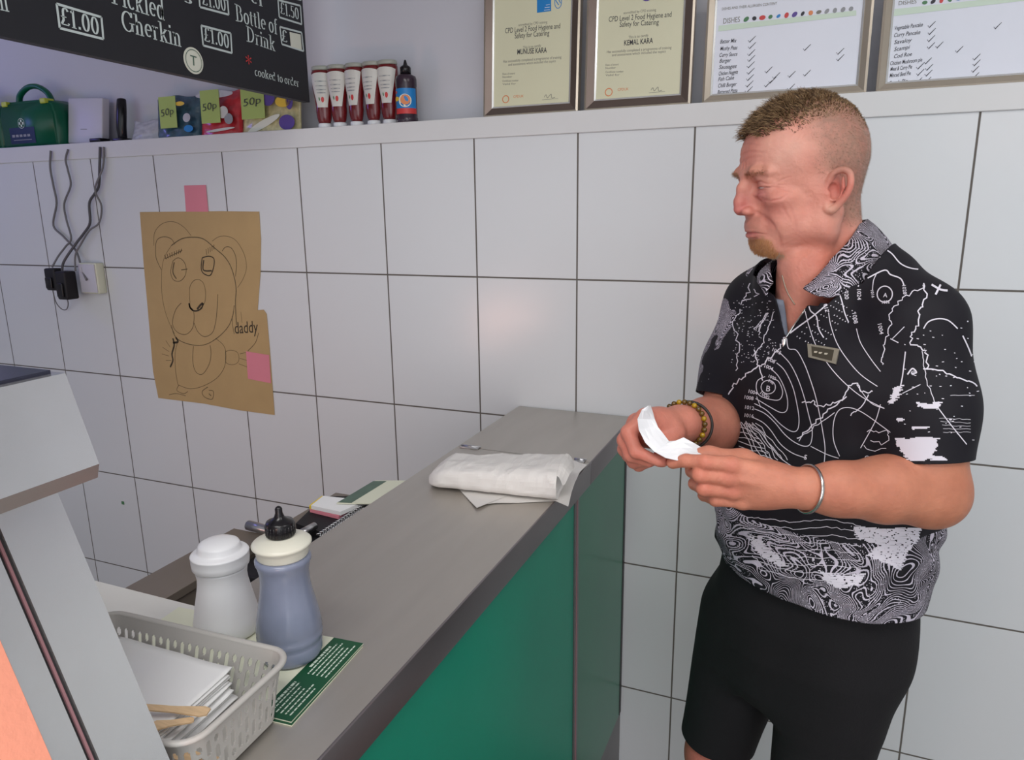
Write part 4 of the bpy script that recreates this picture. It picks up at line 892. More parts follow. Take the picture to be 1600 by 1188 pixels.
# ------------------------------------------------------------------ the man: smooth implicit surfaces meshed with surface nets
class Field:
    def __init__(s, lo, hi, h):
        s.lo = np.array(lo, float); s.h = h; s.n = np.ceil((np.array(hi)-s.lo)/h).astype(int)+1
        s.d = np.full(s.n, 1.0, np.float32)
        s.g = [(s.lo[i]+h*np.arange(s.n[i])).astype(np.float32) for i in range(3)]
    def _sl(s, lo, hi):
        a = np.clip(((np.array(lo)-s.lo)/s.h).astype(int), 0, s.n-1); b = np.clip(((np.array(hi)-s.lo)/s.h).astype(int)+2, 1, s.n)
        if np.any(b <= a): return None
        sl = tuple(slice(a[i], b[i]) for i in range(3)); return sl, s.g[0][sl[0]][:, None, None], s.g[1][sl[1]][None, :, None], s.g[2][sl[2]][None, None, :]
    def op(s, fn, lo, hi, k=.01, sub=False):
        pad = k*1.2+s.h*2; r = s._sl(np.array(lo)-pad, np.array(hi)+pad)
        if r is None: return
        sl, X, Y, Z = r; d = fn(X, Y, Z); a = s.d[sl]
        if sub: h_ = np.clip(k-np.abs(-d-a), 0, None)/max(k, 1e-6); s.d[sl] = np.maximum(a, -d)+h_*h_*k*.25
        else: h_ = np.clip(k-np.abs(d-a), 0, None)/max(k, 1e-6); s.d[sl] = np.minimum(a, d)-h_*h_*k*.25
    def cone(s, a, b, ra, rb, k=.01, sub=False):
        a, b = np.array(a, float), np.array(b, float); ba = b-a; L2 = float(ba@ba)+1e-12
        def fn(X, Y, Z):
            x, y, z = X-a[0], Y-a[1], Z-a[2]; t = np.clip((x*ba[0]+y*ba[1]+z*ba[2])/L2, 0, 1)
            return np.sqrt((x-t*ba[0])**2+(y-t*ba[1])**2+(z-t*ba[2])**2)-(ra+(rb-ra)*t)
        r = max(ra, rb); s.op(fn, np.minimum(a, b)-r, np.maximum(a, b)+r, k, sub)
    def chain(s, pts, rs, k=.01, sub=False):
        for i in range(len(pts)-1): s.cone(pts[i], pts[i+1], rs[i], rs[i+1], k, sub)
    def ell(s, c, r, k=.01, sub=False, R=None):
        c = np.array(c, float); r = np.array(r, float); R = np.eye(3) if R is None else np.array(R)
        def fn(X, Y, Z):
            x, y, z = X-c[0], Y-c[1], Z-c[2]; q = [R[i][0]*x+R[i][1]*y+R[i][2]*z for i in range(3)]
            k0 = np.sqrt((q[0]/r[0])**2+(q[1]/r[1])**2+(q[2]/r[2])**2); k1 = np.sqrt((q[0]/r[0]**2)**2+(q[1]/r[1]**2)**2+(q[2]/r[2]**2)**2)
            return k0*(k0-1)/(k1+1e-6)
        m_ = r.max() if R is not None else r; s.op(fn, c-m_, c+m_, k, sub)
    def stack(s, secs, F, L, k=.02, p=2.0):
        """secs: (z, x, y, half depth along F, half width along L)"""
        S_ = np.array(secs, float); o = np.argsort(S_[:, 0]); S_ = S_[o]
        def fn(X, Y, Z):
            z = Z.ravel(); cx, cy, a, b = (np.interp(z, S_[:, 0], S_[:, i])[None, None, :] for i in (1, 2, 3, 4))
            x, y = X-cx, Y-cy; u = np.abs(x*F[0]+y*F[1])/a; v = np.abs(x*L[0]+y*L[1])/b
            q = (u**p+v**p)**(1/p); d = (q-1)*np.minimum(a, b)*.95; e = np.maximum(S_[0, 0]-z, z-S_[-1, 0])[None, None, :]
            return np.where(e > 0, np.sqrt(np.maximum(d, 0)**2+e*e), d).astype(np.float32)
        m_ = max(S_[:, 3].max(), S_[:, 4].max()); s.op(fn, (S_[:, 1].min()-m_, S_[:, 2].min()-m_, S_[0, 0]), (S_[:, 1].max()+m_, S_[:, 2].max()+m_, S_[-1, 0]), k)
    def mesh(s):
        d = s.d; h = s.h; n = d.shape; neg = d < 0
        c = np.zeros(tuple(i-1 for i in n), np.int8)
        for i in (0, 1):
            for j in (0, 1):
                for k in (0, 1): c += neg[i:n[0]-1+i, j:n[1]-1+j, k:n[2]-1+k]
        act = (c > 0) & (c < 8); idx = np.full(act.shape, -1, np.int64); I = np.argwhere(act); idx[act] = np.arange(len(I))
        P = np.zeros((len(I), 3)); W_ = np.zeros(len(I)); corner = {}
        for i in (0, 1):
            for j in (0, 1):
                for k in (0, 1): corner[i, j, k] = d[I[:, 0]+i, I[:, 1]+j, I[:, 2]+k].astype(float)
        for a in corner:
            for ax in range(3):
                if a[ax]: continue
                b = list(a); b[ax] = 1; b = tuple(b); da, db = corner[a], corner[b]; m_ = (da < 0) != (db < 0)
                t = np.where(m_, da/np.where(m_, da-db, 1), 0); q = np.array(a, float)[None, :]+np.eye(3)[ax][None, :]*t[:, None]
                P[m_] += q[m_]; W_[m_] += 1
        P = (P/W_[:, None]+I)*h+s.lo
        F_ = []
        for ax in range(3):
            b, c2 = (ax+1) % 3, (ax+2) % 3
            sa = [slice(None)]*3; sa[ax] = slice(0, n[ax]-1); sb_ = [slice(None)]*3; sb_[ax] = slice(1, n[ax])
            e = neg[tuple(sa)] != neg[tuple(sb_)]; E_ = np.argwhere(e); ok = (E_[:, b] > 0) & (E_[:, c2] > 0) & (E_[:, b] < n[b]-1) & (E_[:, c2] < n[c2]-1); E_ = E_[ok]
            if not len(E_): continue
            q = []
            for (u, v) in ((0, 0), (-1, 0), (-1, -1), (0, -1)):
                t = E_.copy(); t[:, b] += u; t[:, c2] += v; q.append(idx[t[:, 0], t[:, 1], t[:, 2]])
            q = np.stack(q, 1); fl = neg[tuple(E_.T)]; q[~fl] = q[~fl][:, ::-1]; F_.append(q)
        return P, np.concatenate(F_)
    def relax(s): pass
def smooth_mesh(P, F_, it=2, lam=.5):
    e = np.concatenate([F_[:, [0, 1]], F_[:, [1, 2]], F_[:, [2, 3]], F_[:, [3, 0]]]) if F_.shape[1] == 4 else np.concatenate([F_[:, [0, 1]], F_[:, [1, 2]], F_[:, [2, 0]]])
    for i in range(it):
        A = np.zeros_like(P); c = np.zeros(len(P)); np.add.at(A, e[:, 0], P[e[:, 1]]); np.add.at(A, e[:, 1], P[e[:, 0]]); np.add.at(c, e[:, 0], 1); np.add.at(c, e[:, 1], 1)
        P = P+lam*(A/np.maximum(c, 1)[:, None]-P)
    return P
def clip(P, F_, g):
    """keep the part of the triangle mesh where g<=0"""
    T = np.concatenate([F_[:, [0, 1, 2]], F_[:, [0, 2, 3]]]) if F_.shape[1] == 4 else F_
    G_ = g[T]; allin = (G_ <= 0).all(1); mixed = ~allin & (G_ <= 0).any(1); out = [T[allin]]; P = list(P); cache = {}
    def cut(a, b):
        k = (min(a, b), max(a, b))
        if k not in cache: t = g[a]/(g[a]-g[b]); cache[k] = len(P); P.append(P[a]*(1-t)+P[b]*t)
        return cache[k]
    new = []
    for t in T[mixed]:
        ins = [g[i] <= 0 for i in t]
        if sum(ins) == 1:
            i = ins.index(True); a, b, c = t[i], t[(i+1) % 3], t[(i+2) % 3]; new.append((a, cut(a, b), cut(a, c)))
        else:
            i = ins.index(False); a, b, c = t[i], t[(i+1) % 3], t[(i+2) % 3]; p, q = cut(a, b), cut(a, c); new += [(p, b, c), (p, c, q)]
    if new: out.append(np.array(new))
    return np.array(P), np.concatenate(out)
def npmesh(name, P, T, mats, parent, root, cols=None, smooth=True, mi=None, dens=None):
    me = bpy.data.meshes.new(name); P = np.asarray(P)-np.array(root.location)
    used = np.unique(T); rm = np.full(len(P), -1); rm[used] = np.arange(len(used)); T = rm[T]; P = P[used]
    me.vertices.add(len(P)); me.vertices.foreach_set('co', P.ravel()); k = T.shape[1]
    me.loops.add(T.size); me.loops.foreach_set('vertex_index', T.ravel().astype(np.int32)); me.polygons.add(len(T)); me.polygons.foreach_set('loop_start', np.arange(0, T.size, k, dtype=np.int32))
    for m_ in mats: me.materials.append(M[m_])
    me.update(calc_edges=True); me.validate(); me.polygons.foreach_set('use_smooth', [smooth]*len(me.polygons))
    if cols is not None:
        a = me.color_attributes.new('col', 'FLOAT_COLOR', 'POINT'); c = np.ones((len(P), 4)); c[:, :3] = np.asarray(cols)[used]; a.data.foreach_set('color', c.ravel())
    if dens is not None:
        a = me.attributes.new('dens', 'FLOAT', 'POINT'); a.data.foreach_set('value', np.asarray(dens)[used].astype(np.float32))
    o = bpy.data.objects.new(name, me); COL.objects.link(o); o.parent = parent; return o
Lc = lambda c: np.array(lin(c))
def smooth3(pts, k):
    pts = [np.array(p, float) for p in pts]; n = len(pts); out = []
    for i in range(n-1):
        p0_, p1_, p2_, p3_ = pts[max(i-1, 0)], pts[i], pts[i+1], pts[min(i+2, n-1)]
        for j in range(k):
            t = j/k; out.append(.5*(2*p1_+(p2_-p0_)*t+(2*p0_-5*p1_+4*p2_-p3_)*t*t+(3*p1_-p0_-3*p2_+p3_)*t**3))
    out.append(pts[-1]); return np.array(out)
def YP(px, py, y): return at_y(px, py, y)

man = thing('person', 'man in black contour-print shirt and black shorts unfolding white paper beside the counter', 'person', (.62, -.55, 0))
# ---- frames
TH_T = math.radians(48); Ft = np.array([-math.cos(TH_T), -math.sin(TH_T)]); Lt = np.array([math.sin(TH_T), -math.cos(TH_T)])
HY = math.radians(30); HP_ = math.radians(4)
hf = np.array([-math.cos(HY)*math.cos(HP_), -math.sin(HY)*math.cos(HP_), -math.sin(HP_)]); hl_ = np.array([math.sin(HY), -math.cos(HY), 0]); hu = np.cross(hf, hl_)
HB_ = np.stack([hf, hl_, hu], 1)  # local -> world
HO = YP(1257, 244, -.555)
def h2w(p): return HO+np.asarray(p) @ HB_.T
def w2h(p): return (np.asarray(p)-HO) @ HB_
SL_ = YP(1434, 508, -.655); SR_ = YP(1186, 478, -.44); EL_ = YP(1450, 766, -.70); WL_ = YP(1262, 764, -.80)
ER_ = YP(1132, 668, -.52); WR_ = YP(1064, 664, -.72)
NB = YP(1312, 438, -.545)

# ---- head and neck (local frame: x forward, y to his left, z up)
H = Field((-.11, -.100, -.27), (.13, .105, .10), .0014)
H.ell((-.008, 0, .000), (.086, .0765, .088), .01)
H.ell((.032, 0, -.002), (.062, .064, .064), .03)
H.ell((.036, 0, -.062), (.050, .055, .062), .025)
H.cone((.056, -.016, -.140), (.056, .016, -.140), .019, .019, .02)
for s in (-1, 1):
    H.cone((.004, s*.056, -.112), (.054, s*.018, -.143), .015, .015, .020)
    H.cone((.000, s*.060, -.06), (.004, s*.057, -.112), .016, .015, .03)
    H.ell((.046, s*.040, -.100), (.028, .019, .032), .022)
    H.ell((.060, s*.044, -.066), (.021, .017, .014), .016)
    H.chain([(.090, s*.010, -.024), (.090, s*.026, -.020), (.078, s*.044, -.022)], [.0075, .008, .0075], .010)
H.ell((.062, 0, -.110), (.026, .028, .030), .02)
H.ell((.086, 0, -.024), (.011, .018, .012), .012)
for s in (-1, 1): H.ell((.098, s*.029, -.041), (.018, .020, .0125), .014, True)
for s in (-1, 1):
    H.ell((.0735, s*.0315, -.0425), (.0132, .0150, .0118), .006)
    H.chain([(.084, s*.018, -.0310), (.0845, s*.030, -.0300), (.0775, s*.043, -.0335)], [.0030, .0034, .0030], .008)
    H.chain([(.083, s*.018, -.0565), (.0815, s*.030, -.0590), (.0745, s*.042, -.0560)], [.0026, .0036, .0030], .008)
# nose
H.chain([(.089, 0, -.024), (.0990, 0, -.044), (.1035, 0, -.066), (.1035, 0, -.0795)], [.0070, .0066, .0072, .0084], .007)
H.cone((.092, 0, -.045), (.084, 0, -.082), .008, .012, .01)
for s in (-1, 1):
    H.ell((.0945, s*.0115, -.0835), (.0105, .0066, .0072), .005)
    H.ell((.099, s*.0058, -.0912), (.0055, .0030, .0032), .003, True)
    H.chain([(.0915, s*.0192, -.0765), (.0905, s*.0192, -.0875)], [.0010, .0012], .003, True)
# lips
H.ell((.0745, 0, -.110), (.015, .024, .014), .012)
H.chain([(.072, -.023, -.1195), (.0870, -.008, -.1165), (.0885, 0, -.1175), (.0870, .008, -.1165), (.072, .023, -.1195)], [.0018, .0024, .0024, .0024, .0018], .004)
H.chain([(.072, -.021, -.1225), (.0850, -.008, -.1262), (.0865, 0, -.1267), (.0850, .008, -.1262), (.072, .021, -.1225)], [.0020, .0034, .0038, .0034, .0020], .005)
H.cone((.084, -.010, -.1345), (.084, .010, -.1345), .0022, .0022, .008, True)
# ears
for s in (-1, 1):
    ec = np.array([-.003, s*.077, -.056]); Rz = lambda u, v, w: ec+np.array([u*.60-.16*v, s*(w*.9-u*.35), v*.96])
    H.ell(ec+np.array([-.001, s*-.006, 0]), (.013, .0085, .028), .006)
    ring = [(.015, -.004, .000), (.016, .012, .003), (.011, .026, .007), (-.001, .032, .011), (-.014, .027, .014), (-.019, .012, .015), (-.017, -.004, .012), (-.010, -.018, .006), (-.001, -.028, .002), (.008, -.027, .000), (.009, -.018, 0)]
    rs_ = [.0034, .0037, .0040, .0040, .0040, .0040, .0040, .0042, .0050, .0042, .003]
    rq_ = smooth3([tuple(p)+(q,) for p, q in zip(ring, rs_)], 4); H.chain([Rz(*p[:3]) for p in rq_], [p[3] for p in rq_], .0025)
    H.chain([Rz(-.006, .021, .010), Rz(-.0105, .006, .010), Rz(-.007, -.008, .006), Rz(.002, -.013, .004)], [.0022, .0026, .0026, .0022], .0025)
    H.ell(Rz(.001, .001, .004), (.0090, .0085, .0125), .002, True); H.ell(Rz(.001, .021, .009), (.0075, .0035, .0045), .002, True)
    H.chain([Rz(-.0155, .018, .012), Rz(-.0150, .004, .012), Rz(-.012, -.010, .009)], [.0012, .0012, .001], .002, True)
    H.ell(Rz(.0115, -.004, .002), (.0042, .004, .0055), .003)
# neck
nk = lambda px, py, y: w2h(YP(px, py, y))
H.cone((-.036, 0, -.060), nk(1298, 420, -.530), .046, .050, .02)
H.cone((-.016, 0, -.100), nk(1284, 440, -.545), .042, .052, .014)
H.cone((-.008, 0, -.128), nk(1262, 436, -.575), .026, .038, .014)
H.cone(nk(1268, 440, -.57), nk(1252, 505, -.560), .042, .045, .03)
H.cone((-.020, .056, -.085), nk(1256, 455, -.600), .010, .012, .015)
H.ell((.035, 0, -.146), (.026, .034, .012), .02)
Pn, Fn = H.mesh(); Pn = smooth_mesh(Pn, Fn, 1, .4)
def vnormals(P, F_):
    n = np.zeros_like(P); fn = np.cross(P[F_[:, 2]]-P[F_[:, 0]], P[F_[:, 3]]-P[F_[:, 1]])
    for k in range(4): np.add.at(n, F_[:, k], fn)
    return n/(np.linalg.norm(n, axis=1)[:, None]+1e-12)
_N = vnormals(Pn, Fn); _disp = np.zeros(len(Pn)); fold_mask = np.zeros(len(Pn))
def crease(pts, width, depth, axes, cond, bulge=0.0):
    """a wrinkle: pts in the two given axes"""
    global _disp, fold_mask
    Q = Pn[:, axes]; best = np.full(len(Pn), 1e9); sgn = np.zeros(len(Pn)); tt = np.zeros(len(Pn)); n = len(pts)-1
    for i in range(n):
        a_, b_ = np.array(pts[i]), np.array(pts[i+1]); d = b_-a_; t = np.clip(((Q-a_) @ d)/(d @ d), 0, 1); e = Q-a_-t[:, None]*d; ds = np.hypot(e[:, 0], e[:, 1]); m_ = ds < best
        best[m_] = ds[m_]; sgn[m_] = np.sign(d[0]*e[m_, 1]-d[1]*e[m_, 0]); tt[m_] = (i+t[m_])/n
    env = np.clip(np.sin(np.pi*np.clip(tt*.9+.05, 0, 1)), 0, 1)**.6*cond
    w_ = np.exp(-(best/width)**2)*env; _disp -= depth*w_; fold_mask = np.maximum(fold_mask, w_*min(1, depth/.0012))
    if bulge: _disp += bulge*np.exp(-((best-width*2.2)/(width*1.6))**2)*env*(sgn > 0)
_f = (_N[:, 0] > -.2)
for s in (-1, 1):
    cs = (Pn[:, 1]*s > .006)*_f
    crease([(.090, -.078), (.080, -.092), (.073, -.108), (.067, -.124)], .0024, .0022, [0, 2], cs, .0012*s*0)
    crease([(.066, -.120), (.060, -.134), (.056, -.148)], .0020, .0012, [0, 2], cs*(Pn[:, 1]*s > .018))
    crease([(.070, -.040), (.060, -.034), (.052, -.032)], .0010, .0007, [0, 2], cs); crease([(.069, -.044), (.058, -.044)], .0010, .0008, [0, 2], cs); crease([(.069, -.049), (.058, -.054), (.050, -.058)], .0011, .0008, [0, 2], cs)
    crease([(.088, -.060), (.080, -.0680), (.068, -.066), (.060, -.060)], .0016, .0014, [0, 2], cs*(Pn[:, 1]*s > .014))
    crease([(.066, -.074), (.058, -.090), (.050, -.106)], .0018, .0008, [0, 2], cs); crease([(.054, -.078), (.046, -.098), (.042, -.120)], .0020, .0007, [0, 2], cs)
    crease([(.004, .0), (.006, -.014)], .0012, .0009, [1, 2], _f*(Pn[:, 0] > .07)); crease([(-.004, .0), (-.006, -.014)], .0012, .0009, [1, 2], _f*(Pn[:, 0] > .07))
crease([(-.030, -.1238), (-.022, -.1216), (-.010, -.1208), (0, -.1212), (.010, -.1208), (.022, -.1216), (.030, -.1238)], .0013, .0022, [1, 2], _f*(Pn[:, 0] > .05))
for s in (-1, 1):
    cs = (Pn[:, 1]*s > .008)*_f*(Pn[:, 0] > .04)
    crease([(s*.015, -.0400), (s*.024, -.0355), (s*.036, -.0360), (s*.048, -.0425)], .0012, .0014, [1, 2], cs)
    crease([(s*.0145, -.0470), (s*.022, -.0455), (s*.034, -.0450), (s*.047, -.0458), (s*.056, -.049)], .0011, .0015, [1, 2], cs)
    crease([(s*.016, -.0520), (s*.028, -.0560), (s*.040, -.0545)], .0014, .0009, [1, 2], cs)
for z_, w_, dp in ((.022, .034, .0007), (.010, .042, .0010), (.001, .036, .0009)): crease([(q, z_+.003*math.sin(q*70+z_*90)) for q in np.linspace(-w_, w_, 9)], .0016, dp, [1, 2], _f*(Pn[:, 0] > .05))
_tex = np.array([noise.noise(Vector(p*70))*.0006+noise.noise(Vector(p*190))*.00022 for p in Pn])*(np.abs(Pn[:, 1]) < .068)
Pn = Pn+_N*(_disp+_tex)[:, None]
Pfield = Pn.copy()
_ss = lambda a, b, t: (lambda q: q*q*(3-2*q))(np.clip((t-a)/(b-a), 0, 1))
_z = Pn[:, 2]; Pn[:, 2] += .12*np.minimum(np.clip(-_z, 0, None), .165)*_ss(-.03, .05, Pn[:, 0])*_ss(-.26, -.17, _z)
Pwarp = Pn; Pn = Pfield
def warp(p):
    p = np.array(p, float); p[2] += .12*min(max(-p[2], 0), .165)*float(_ss(-.03, .05, p[0]))*float(_ss(-.26, -.17, p[2])); return p
# colours of skin, stubble and beard
x, y, z = Pn.T
base = np.tile(Lc((216, 148, 130)), (len(Pn), 1))
def blend(c, wgt): global base; base = base*(1-wgt[:, None])+Lc(c)*wgt[:, None]
def blob(cx, cy, cz, r): return np.exp(-(((x-cx)**2+(y-cy)**2+(z-cz)**2)/r**2))
ss = lambda a, b, t: (lambda q: q*q*(3-2*q))(np.clip((t-a)/(b-a), 0, 1))
nzv = np.array([noise.noise(Vector((p[0]*45, p[1]*45, p[2]*45))) for p in Pn[::1]]) if len(Pn) < 400000 else np.zeros(len(Pn))
blend((216, 164, 146), np.clip(blob(.06, .05, .01, .035)*.8, 0, 1))
for s in (-1, 1): blend((190, 112, 100), np.clip(blob(.07, s*.045, -.08, .022)*.7, 0, 1)); blend((176, 104, 102), np.clip(blob(.086, s*.03, -.058, .013)*.8, 0, 1)); blend((178, 112, 100), np.clip(blob(.085, s*.03, -.034, .010)*.5, 0, 1))
blend((190, 100, 98), np.clip(blob(.105, 0, -.078, .017)*.8+blob(.097, 0, -.06, .012)*.4, 0, 1))
blend((206, 126, 112), np.clip(blob(.09, 0, .01, .03)*.5, 0, 1))
for s in (-1, 1): blend((196, 104, 92), np.clip(blob(-.01, s*.085, -.05, .022)*.8, 0, 1)); blend((206, 160, 140), np.clip(blob(.0, s*.08, -.08, .008), 0, 1))
neckm = ss(-.11, -.15, z)*ss(.06, .0, x); blend((192, 108, 88), neckm*.75)
lipm = np.clip(blob(.083, -.011, -.1225, .008)+blob(.087, 0, -.1225, .008)+blob(.083, .011, -.1225, .008), 0, 1)*ss(.070, .076, x)*ss(-.113, -.117, z)*ss(-.131, -.127, z); blend((172, 96, 92), lipm*.9)
bm_ = ss(-.1285, -.1345, z+nzv*.003)*ss(.030, .042, x)*ss(.040, .030, np.abs(y))*ss(-.172, -.160, z); blend((176, 126, 84), bm_*.85)
bm2 = ss(.055, .030, x)*bm_; blend((170, 150, 128), bm2*.6)
bm3 = ss(-.120, -.13, z)*ss(.055, .062, x)*ss(.03, .024, np.abs(y))*ss(.020, .024, np.abs(y)); blend((176, 130, 96), bm3*.5)
ms = ss(-.090, -.096, z)*ss(-.116, -.112, z)*ss(.066, .074, x)*ss(.028, .02, np.abs(y)); blend((178, 122, 104), ms*.4)
for s in (-1, 1): # brows
    br = np.clip(sum(blob(.092-.5*max(0, q-.03), s*q, -.0195+.003*math.sin((q-.012)*60), .0065) for q in np.arange(.012, .048, .004)), 0, 1); blend((170, 118, 92), br*.4)
ang_ = np.arctan2(z+.0, -(x+.01))
stub = np.maximum(ss(.040, -.004, x+nzv*.008+np.clip(z+.0, -.1, .1)*-.20)*ss(-.066, -.046, z+nzv*.004), ss(-.020, -.042, x)*ss(-.118, -.085, z))*ss(.0, .03, np.hypot(x+.01, z+.052)-.008)
n5 = np.array([noise.noise(Vector(p*150)) for p in Pn])
blend((156, 120, 104), np.clip(stub*(.78+nzv*.15+n5*.25), 0, 1))
topm = ss(.040, .066, z+nzv*.006)*ss(.09, .078, x); blend((146, 112, 88), topm*.6)
eyew = None
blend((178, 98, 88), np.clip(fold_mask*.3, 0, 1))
base = base*(1+nzv[:, None]*np.array([.06, .13, .13]))
headP = h2w(Pwarp); headF = Fn; headC = base.copy()

# ---- hands and arms
def arm(lo, hi, build, h=.0019):
    f = Field(lo, hi, h); build(f); P, F_ = f.mesh(); P = smooth_mesh(P, F_, 1, .4); return P, F_
Yp = YP
def hand_left(f):
    f.cone(EL_+np.array([0, .005, .10]), EL_, .045, .043, .03)
    m1 = EL_*.62+WL_*.38; m2 = EL_*.25+WL_*.75
    f.ell(EL_+np.array([.006, .0, -.004]), (.042, .042, .042), .02)
    f.cone(EL_, m1, .041, .040, .03); f.cone(m1, m2, .039, .031, .03); f.cone(m2, WL_, .031, .0275, .03)
    W_ = WL_; k1 = Yp(1143, 726, -.835); k2 = Yp(1137, 746, -.835); k3 = Yp(1145, 767, -.828); k4 = Yp(1160, 783, -.818)
    for kk, r0, r1 in ((k1, .020, .0115), (k2, .021, .0120), (k3, .020, .0115), (k4, .017, .0105)):
        f.cone(W_*.92+kk*.08, kk, r0, r1, .012)
    f.ell(Yp(1190, 758, -.805), (.038, .020, .030), .02)
    f.chain([k1, Yp(1102, 722, -.850), Yp(1072, 720, -.845), Yp(1050, 724, -.838)], [.0112, .0098, .0088, .0072], .004)
    f.chain([k2, Yp(1094, 742, -.850), Yp(1082, 736, -.822), Yp(1096, 728, -.800)], [.0118, .0102, .0092, .008], .004)
    f.chain([k3, Yp(1100, 764, -.845), Yp(1086, 756, -.815), Yp(1102, 744, -.795)], [.0112, .0098, .0088, .0078], .004)
    f.chain([k4, Yp(1118, 781, -.832), Yp(1100, 774, -.806), Yp(1114, 760, -.790)], [.0102, .0088, .0080, .007], .004)
    f.chain([Yp(1218, 748, -.795), Yp(1160, 722, -.800), Yp(1108, 712, -.815), Yp(1080, 714, -.822), Yp(1056, 719, -.832)], [.020, .0165, .0115, .0105, .0078], .010)
    for kk in (k1, k2, k3, k4): f.ell(kk+np.array([.0, -.004, .0]), (.010, .009, .009), .006)
    f.cone(W_+np.array([-.01, -.016, .004]), k2+np.array([.02, -.006, 0]), .0035, .002, .008)
def hand_right(f):
    f.cone(ER_+np.array([.012, .01, .09]), ER_, .042, .046, .03)
    m1 = ER_*.6+WR_*.4
    f.cone(ER_, m1, .046, .043, .03); f.cone(m1, WR_, .042, .030, .03)
    W_ = WR_; k1 = Yp(1008, 652, -.800); k2 = Yp(994, 660, -.790); k3 = Yp(986, 674, -.775); k4 = Yp(986, 692, -.760)
    for kk, r0, r1 in ((k1, .021, .0125), (k2, .022, .0125), (k3, .021, .012), (k4, .018, .011)): f.cone(W_*.9+kk*.1, kk, r0, r1, .012)
    f.ell(Yp(1025, 672, -.765), (.030, .026, .028), .02)
    f.chain([k1, Yp(982, 676, -.818), Yp(994, 706, -.832), Yp(1028, 721, -.836)], [.0118, .0104, .0092, .0072], .005)
    f.chain([k2, Yp(976, 688, -.805), Yp(986, 712, -.818), Yp(1014, 722, -.824)], [.0120, .0106, .0095, .0078], .005)
    f.chain([k3, Yp(976, 702, -.790), Yp(990, 722, -.800), Yp(1014, 722, -.808)], [.0115, .010, .009, .0076], .005)
    f.chain([k4, Yp(982, 712, -.775), Yp(998, 728, -.785), Yp(1018, 722, -.792)], [.0105, .009, .008, .007], .005)
    f.chain([Yp(1052, 678, -.765), Yp(1040, 696, -.790), Yp(1036, 710, -.815), Yp(1036, 721, -.828)], [.018, .0135, .0105, .008], .008)
def bbox(pts, pad): p = np.array(pts); return p.min(0)-pad, p.max(0)+pad
loL, hiL = bbox([EL_, WL_, Yp(1048, 724, -.84), EL_+np.array([0, 0, .11]), Yp(1100, 790, -.79)], .06)
loR, hiR = bbox([ER_, WR_, Yp(970, 700, -.8), Yp(1000, 735, -.83), ER_+np.array([0, 0, .10])], .06)
aLP, aLF = arm(loL, hiL, hand_left); aRP, aRF = arm(loR, hiR, hand_right)
def armcol(P, root, tip, tan=(190, 124, 97), pale=(212, 138, 114)):
    d = tip-root; t = ((P-root) @ d)/(d @ d); n_ = np.array([noise.noise(Vector(p*30)) for p in P]); n3 = np.array([noise.noise(Vector(p*140)) for p in P])
    w_ = np.clip(t, 0, 1)[:, None]; c = Lc(tan)*(1-w_)+Lc(pale)*w_; return c*(1+n_[:, None]*np.array([.10, .16, .16])+n3[:, None]*.05)
cL = armcol(aLP, EL_, Yp(1060, 724, -.83)); cR = armcol(aRP, ER_, Yp(990, 700, -.8), (186, 122, 100), (208, 132, 114))
for P_, c_2, pts in ((aLP, cL, [Yp(1143, 726, -.845), Yp(1094, 742, -.855), Yp(1137, 746, -.845), Yp(1100, 764, -.85), Yp(1145, 767, -.84), Yp(1102, 722, -.858)]), (aRP, cR, [Yp(985, 680, -.82), Yp(980, 700, -.82), Yp(1000, 715, -.84)])):
    for p in pts:
        w_ = np.exp(-((P_-p)**2).sum(1)/.011**2)[:, None]*.5; c_2[:] = c_2*(1-w_)+Lc((206, 116, 98))*w_
# ---- legs, feet and torso core
HCx, HCy = .588, -.545
KR = YP(1120, 1180, -.50); KR = np.array([KR[0], KR[1], .545]); KL = np.array([YP(1298, 1188, -.62)[0]-.015, -.625, .545])
HR_ = np.array([HCx-.075, HCy+.05, .90]); HL_ = np.array([HCx+.062, HCy-.045, .90])
AR_ = np.array([KR[0]+.025, KR[1]+.04, .09]); AL_ = np.array([KL[0]+.05, KL[1]+.02, .09])
def build_legs(f):
    for h_, k_, a_ in ((HR_, KR, AR_), (HL_, KL, AL_)):
        f.cone(h_, k_+np.array([0, 0, .03]), .078, .056, .03); f.ell(k_, (.052, .052, .055), .03)
        md = k_*.66+a_*.34+np.array([.012, .008, 0]); f.cone(k_, md, .050, .054, .03); f.cone(md, a_, .053, .034, .03)
        fd = np.array([-.8, -.6, 0]); f.cone(a_+np.array([0, 0, -.02]), a_+fd*.02+np.array([0, 0, -.045]), .036, .036, .02)
        f.cone(a_-fd*.045+np.array([0, 0, -.052]), a_+fd*.13+np.array([0, 0, -.062]), .032, .026, .02)
fl_ = Field((.28, -.90, .0), (.82, -.28, .99), .005); build_legs(fl_)
lP, lF = fl_.mesh(); n_ = np.array([noise.noise(Vector(p*22)) for p in lP]); lC = Lc((186, 110, 96))*(1+n_[:, None]*.14)
ft_ = Field((.30, -.85, .86), (.90, -.25, 1.52), .008)
def cz(px, py, y=-.55): p = YP(px, py, y); return p
secs_b = [(.86, HCx-.005, HCy, .10, .145), (1.0, .607, -.55, .115, .150), (1.12, .612, -.555, .125, .150), (1.25, .610, -.55, .112, .150), (1.36, .600, -.55, .10, .155), (1.42, .597, -.55, .085, .15), (1.46, .595, -.55, .05, .10)]
ft_.stack(secs_b, Ft, Lt, .02)
ft_.cone(SL_+np.array([-.01, .01, -.02]), EL_+np.array([0, .005, .08]), .040, .038, .03); ft_.cone(SR_+np.array([.015, 0, -.03]), ER_+np.array([.014, .01, .07]), .038, .036, .03)
tP, tF = ft_.mesh(); tC = np.tile(Lc((205, 140, 120)), (len(tP), 1))
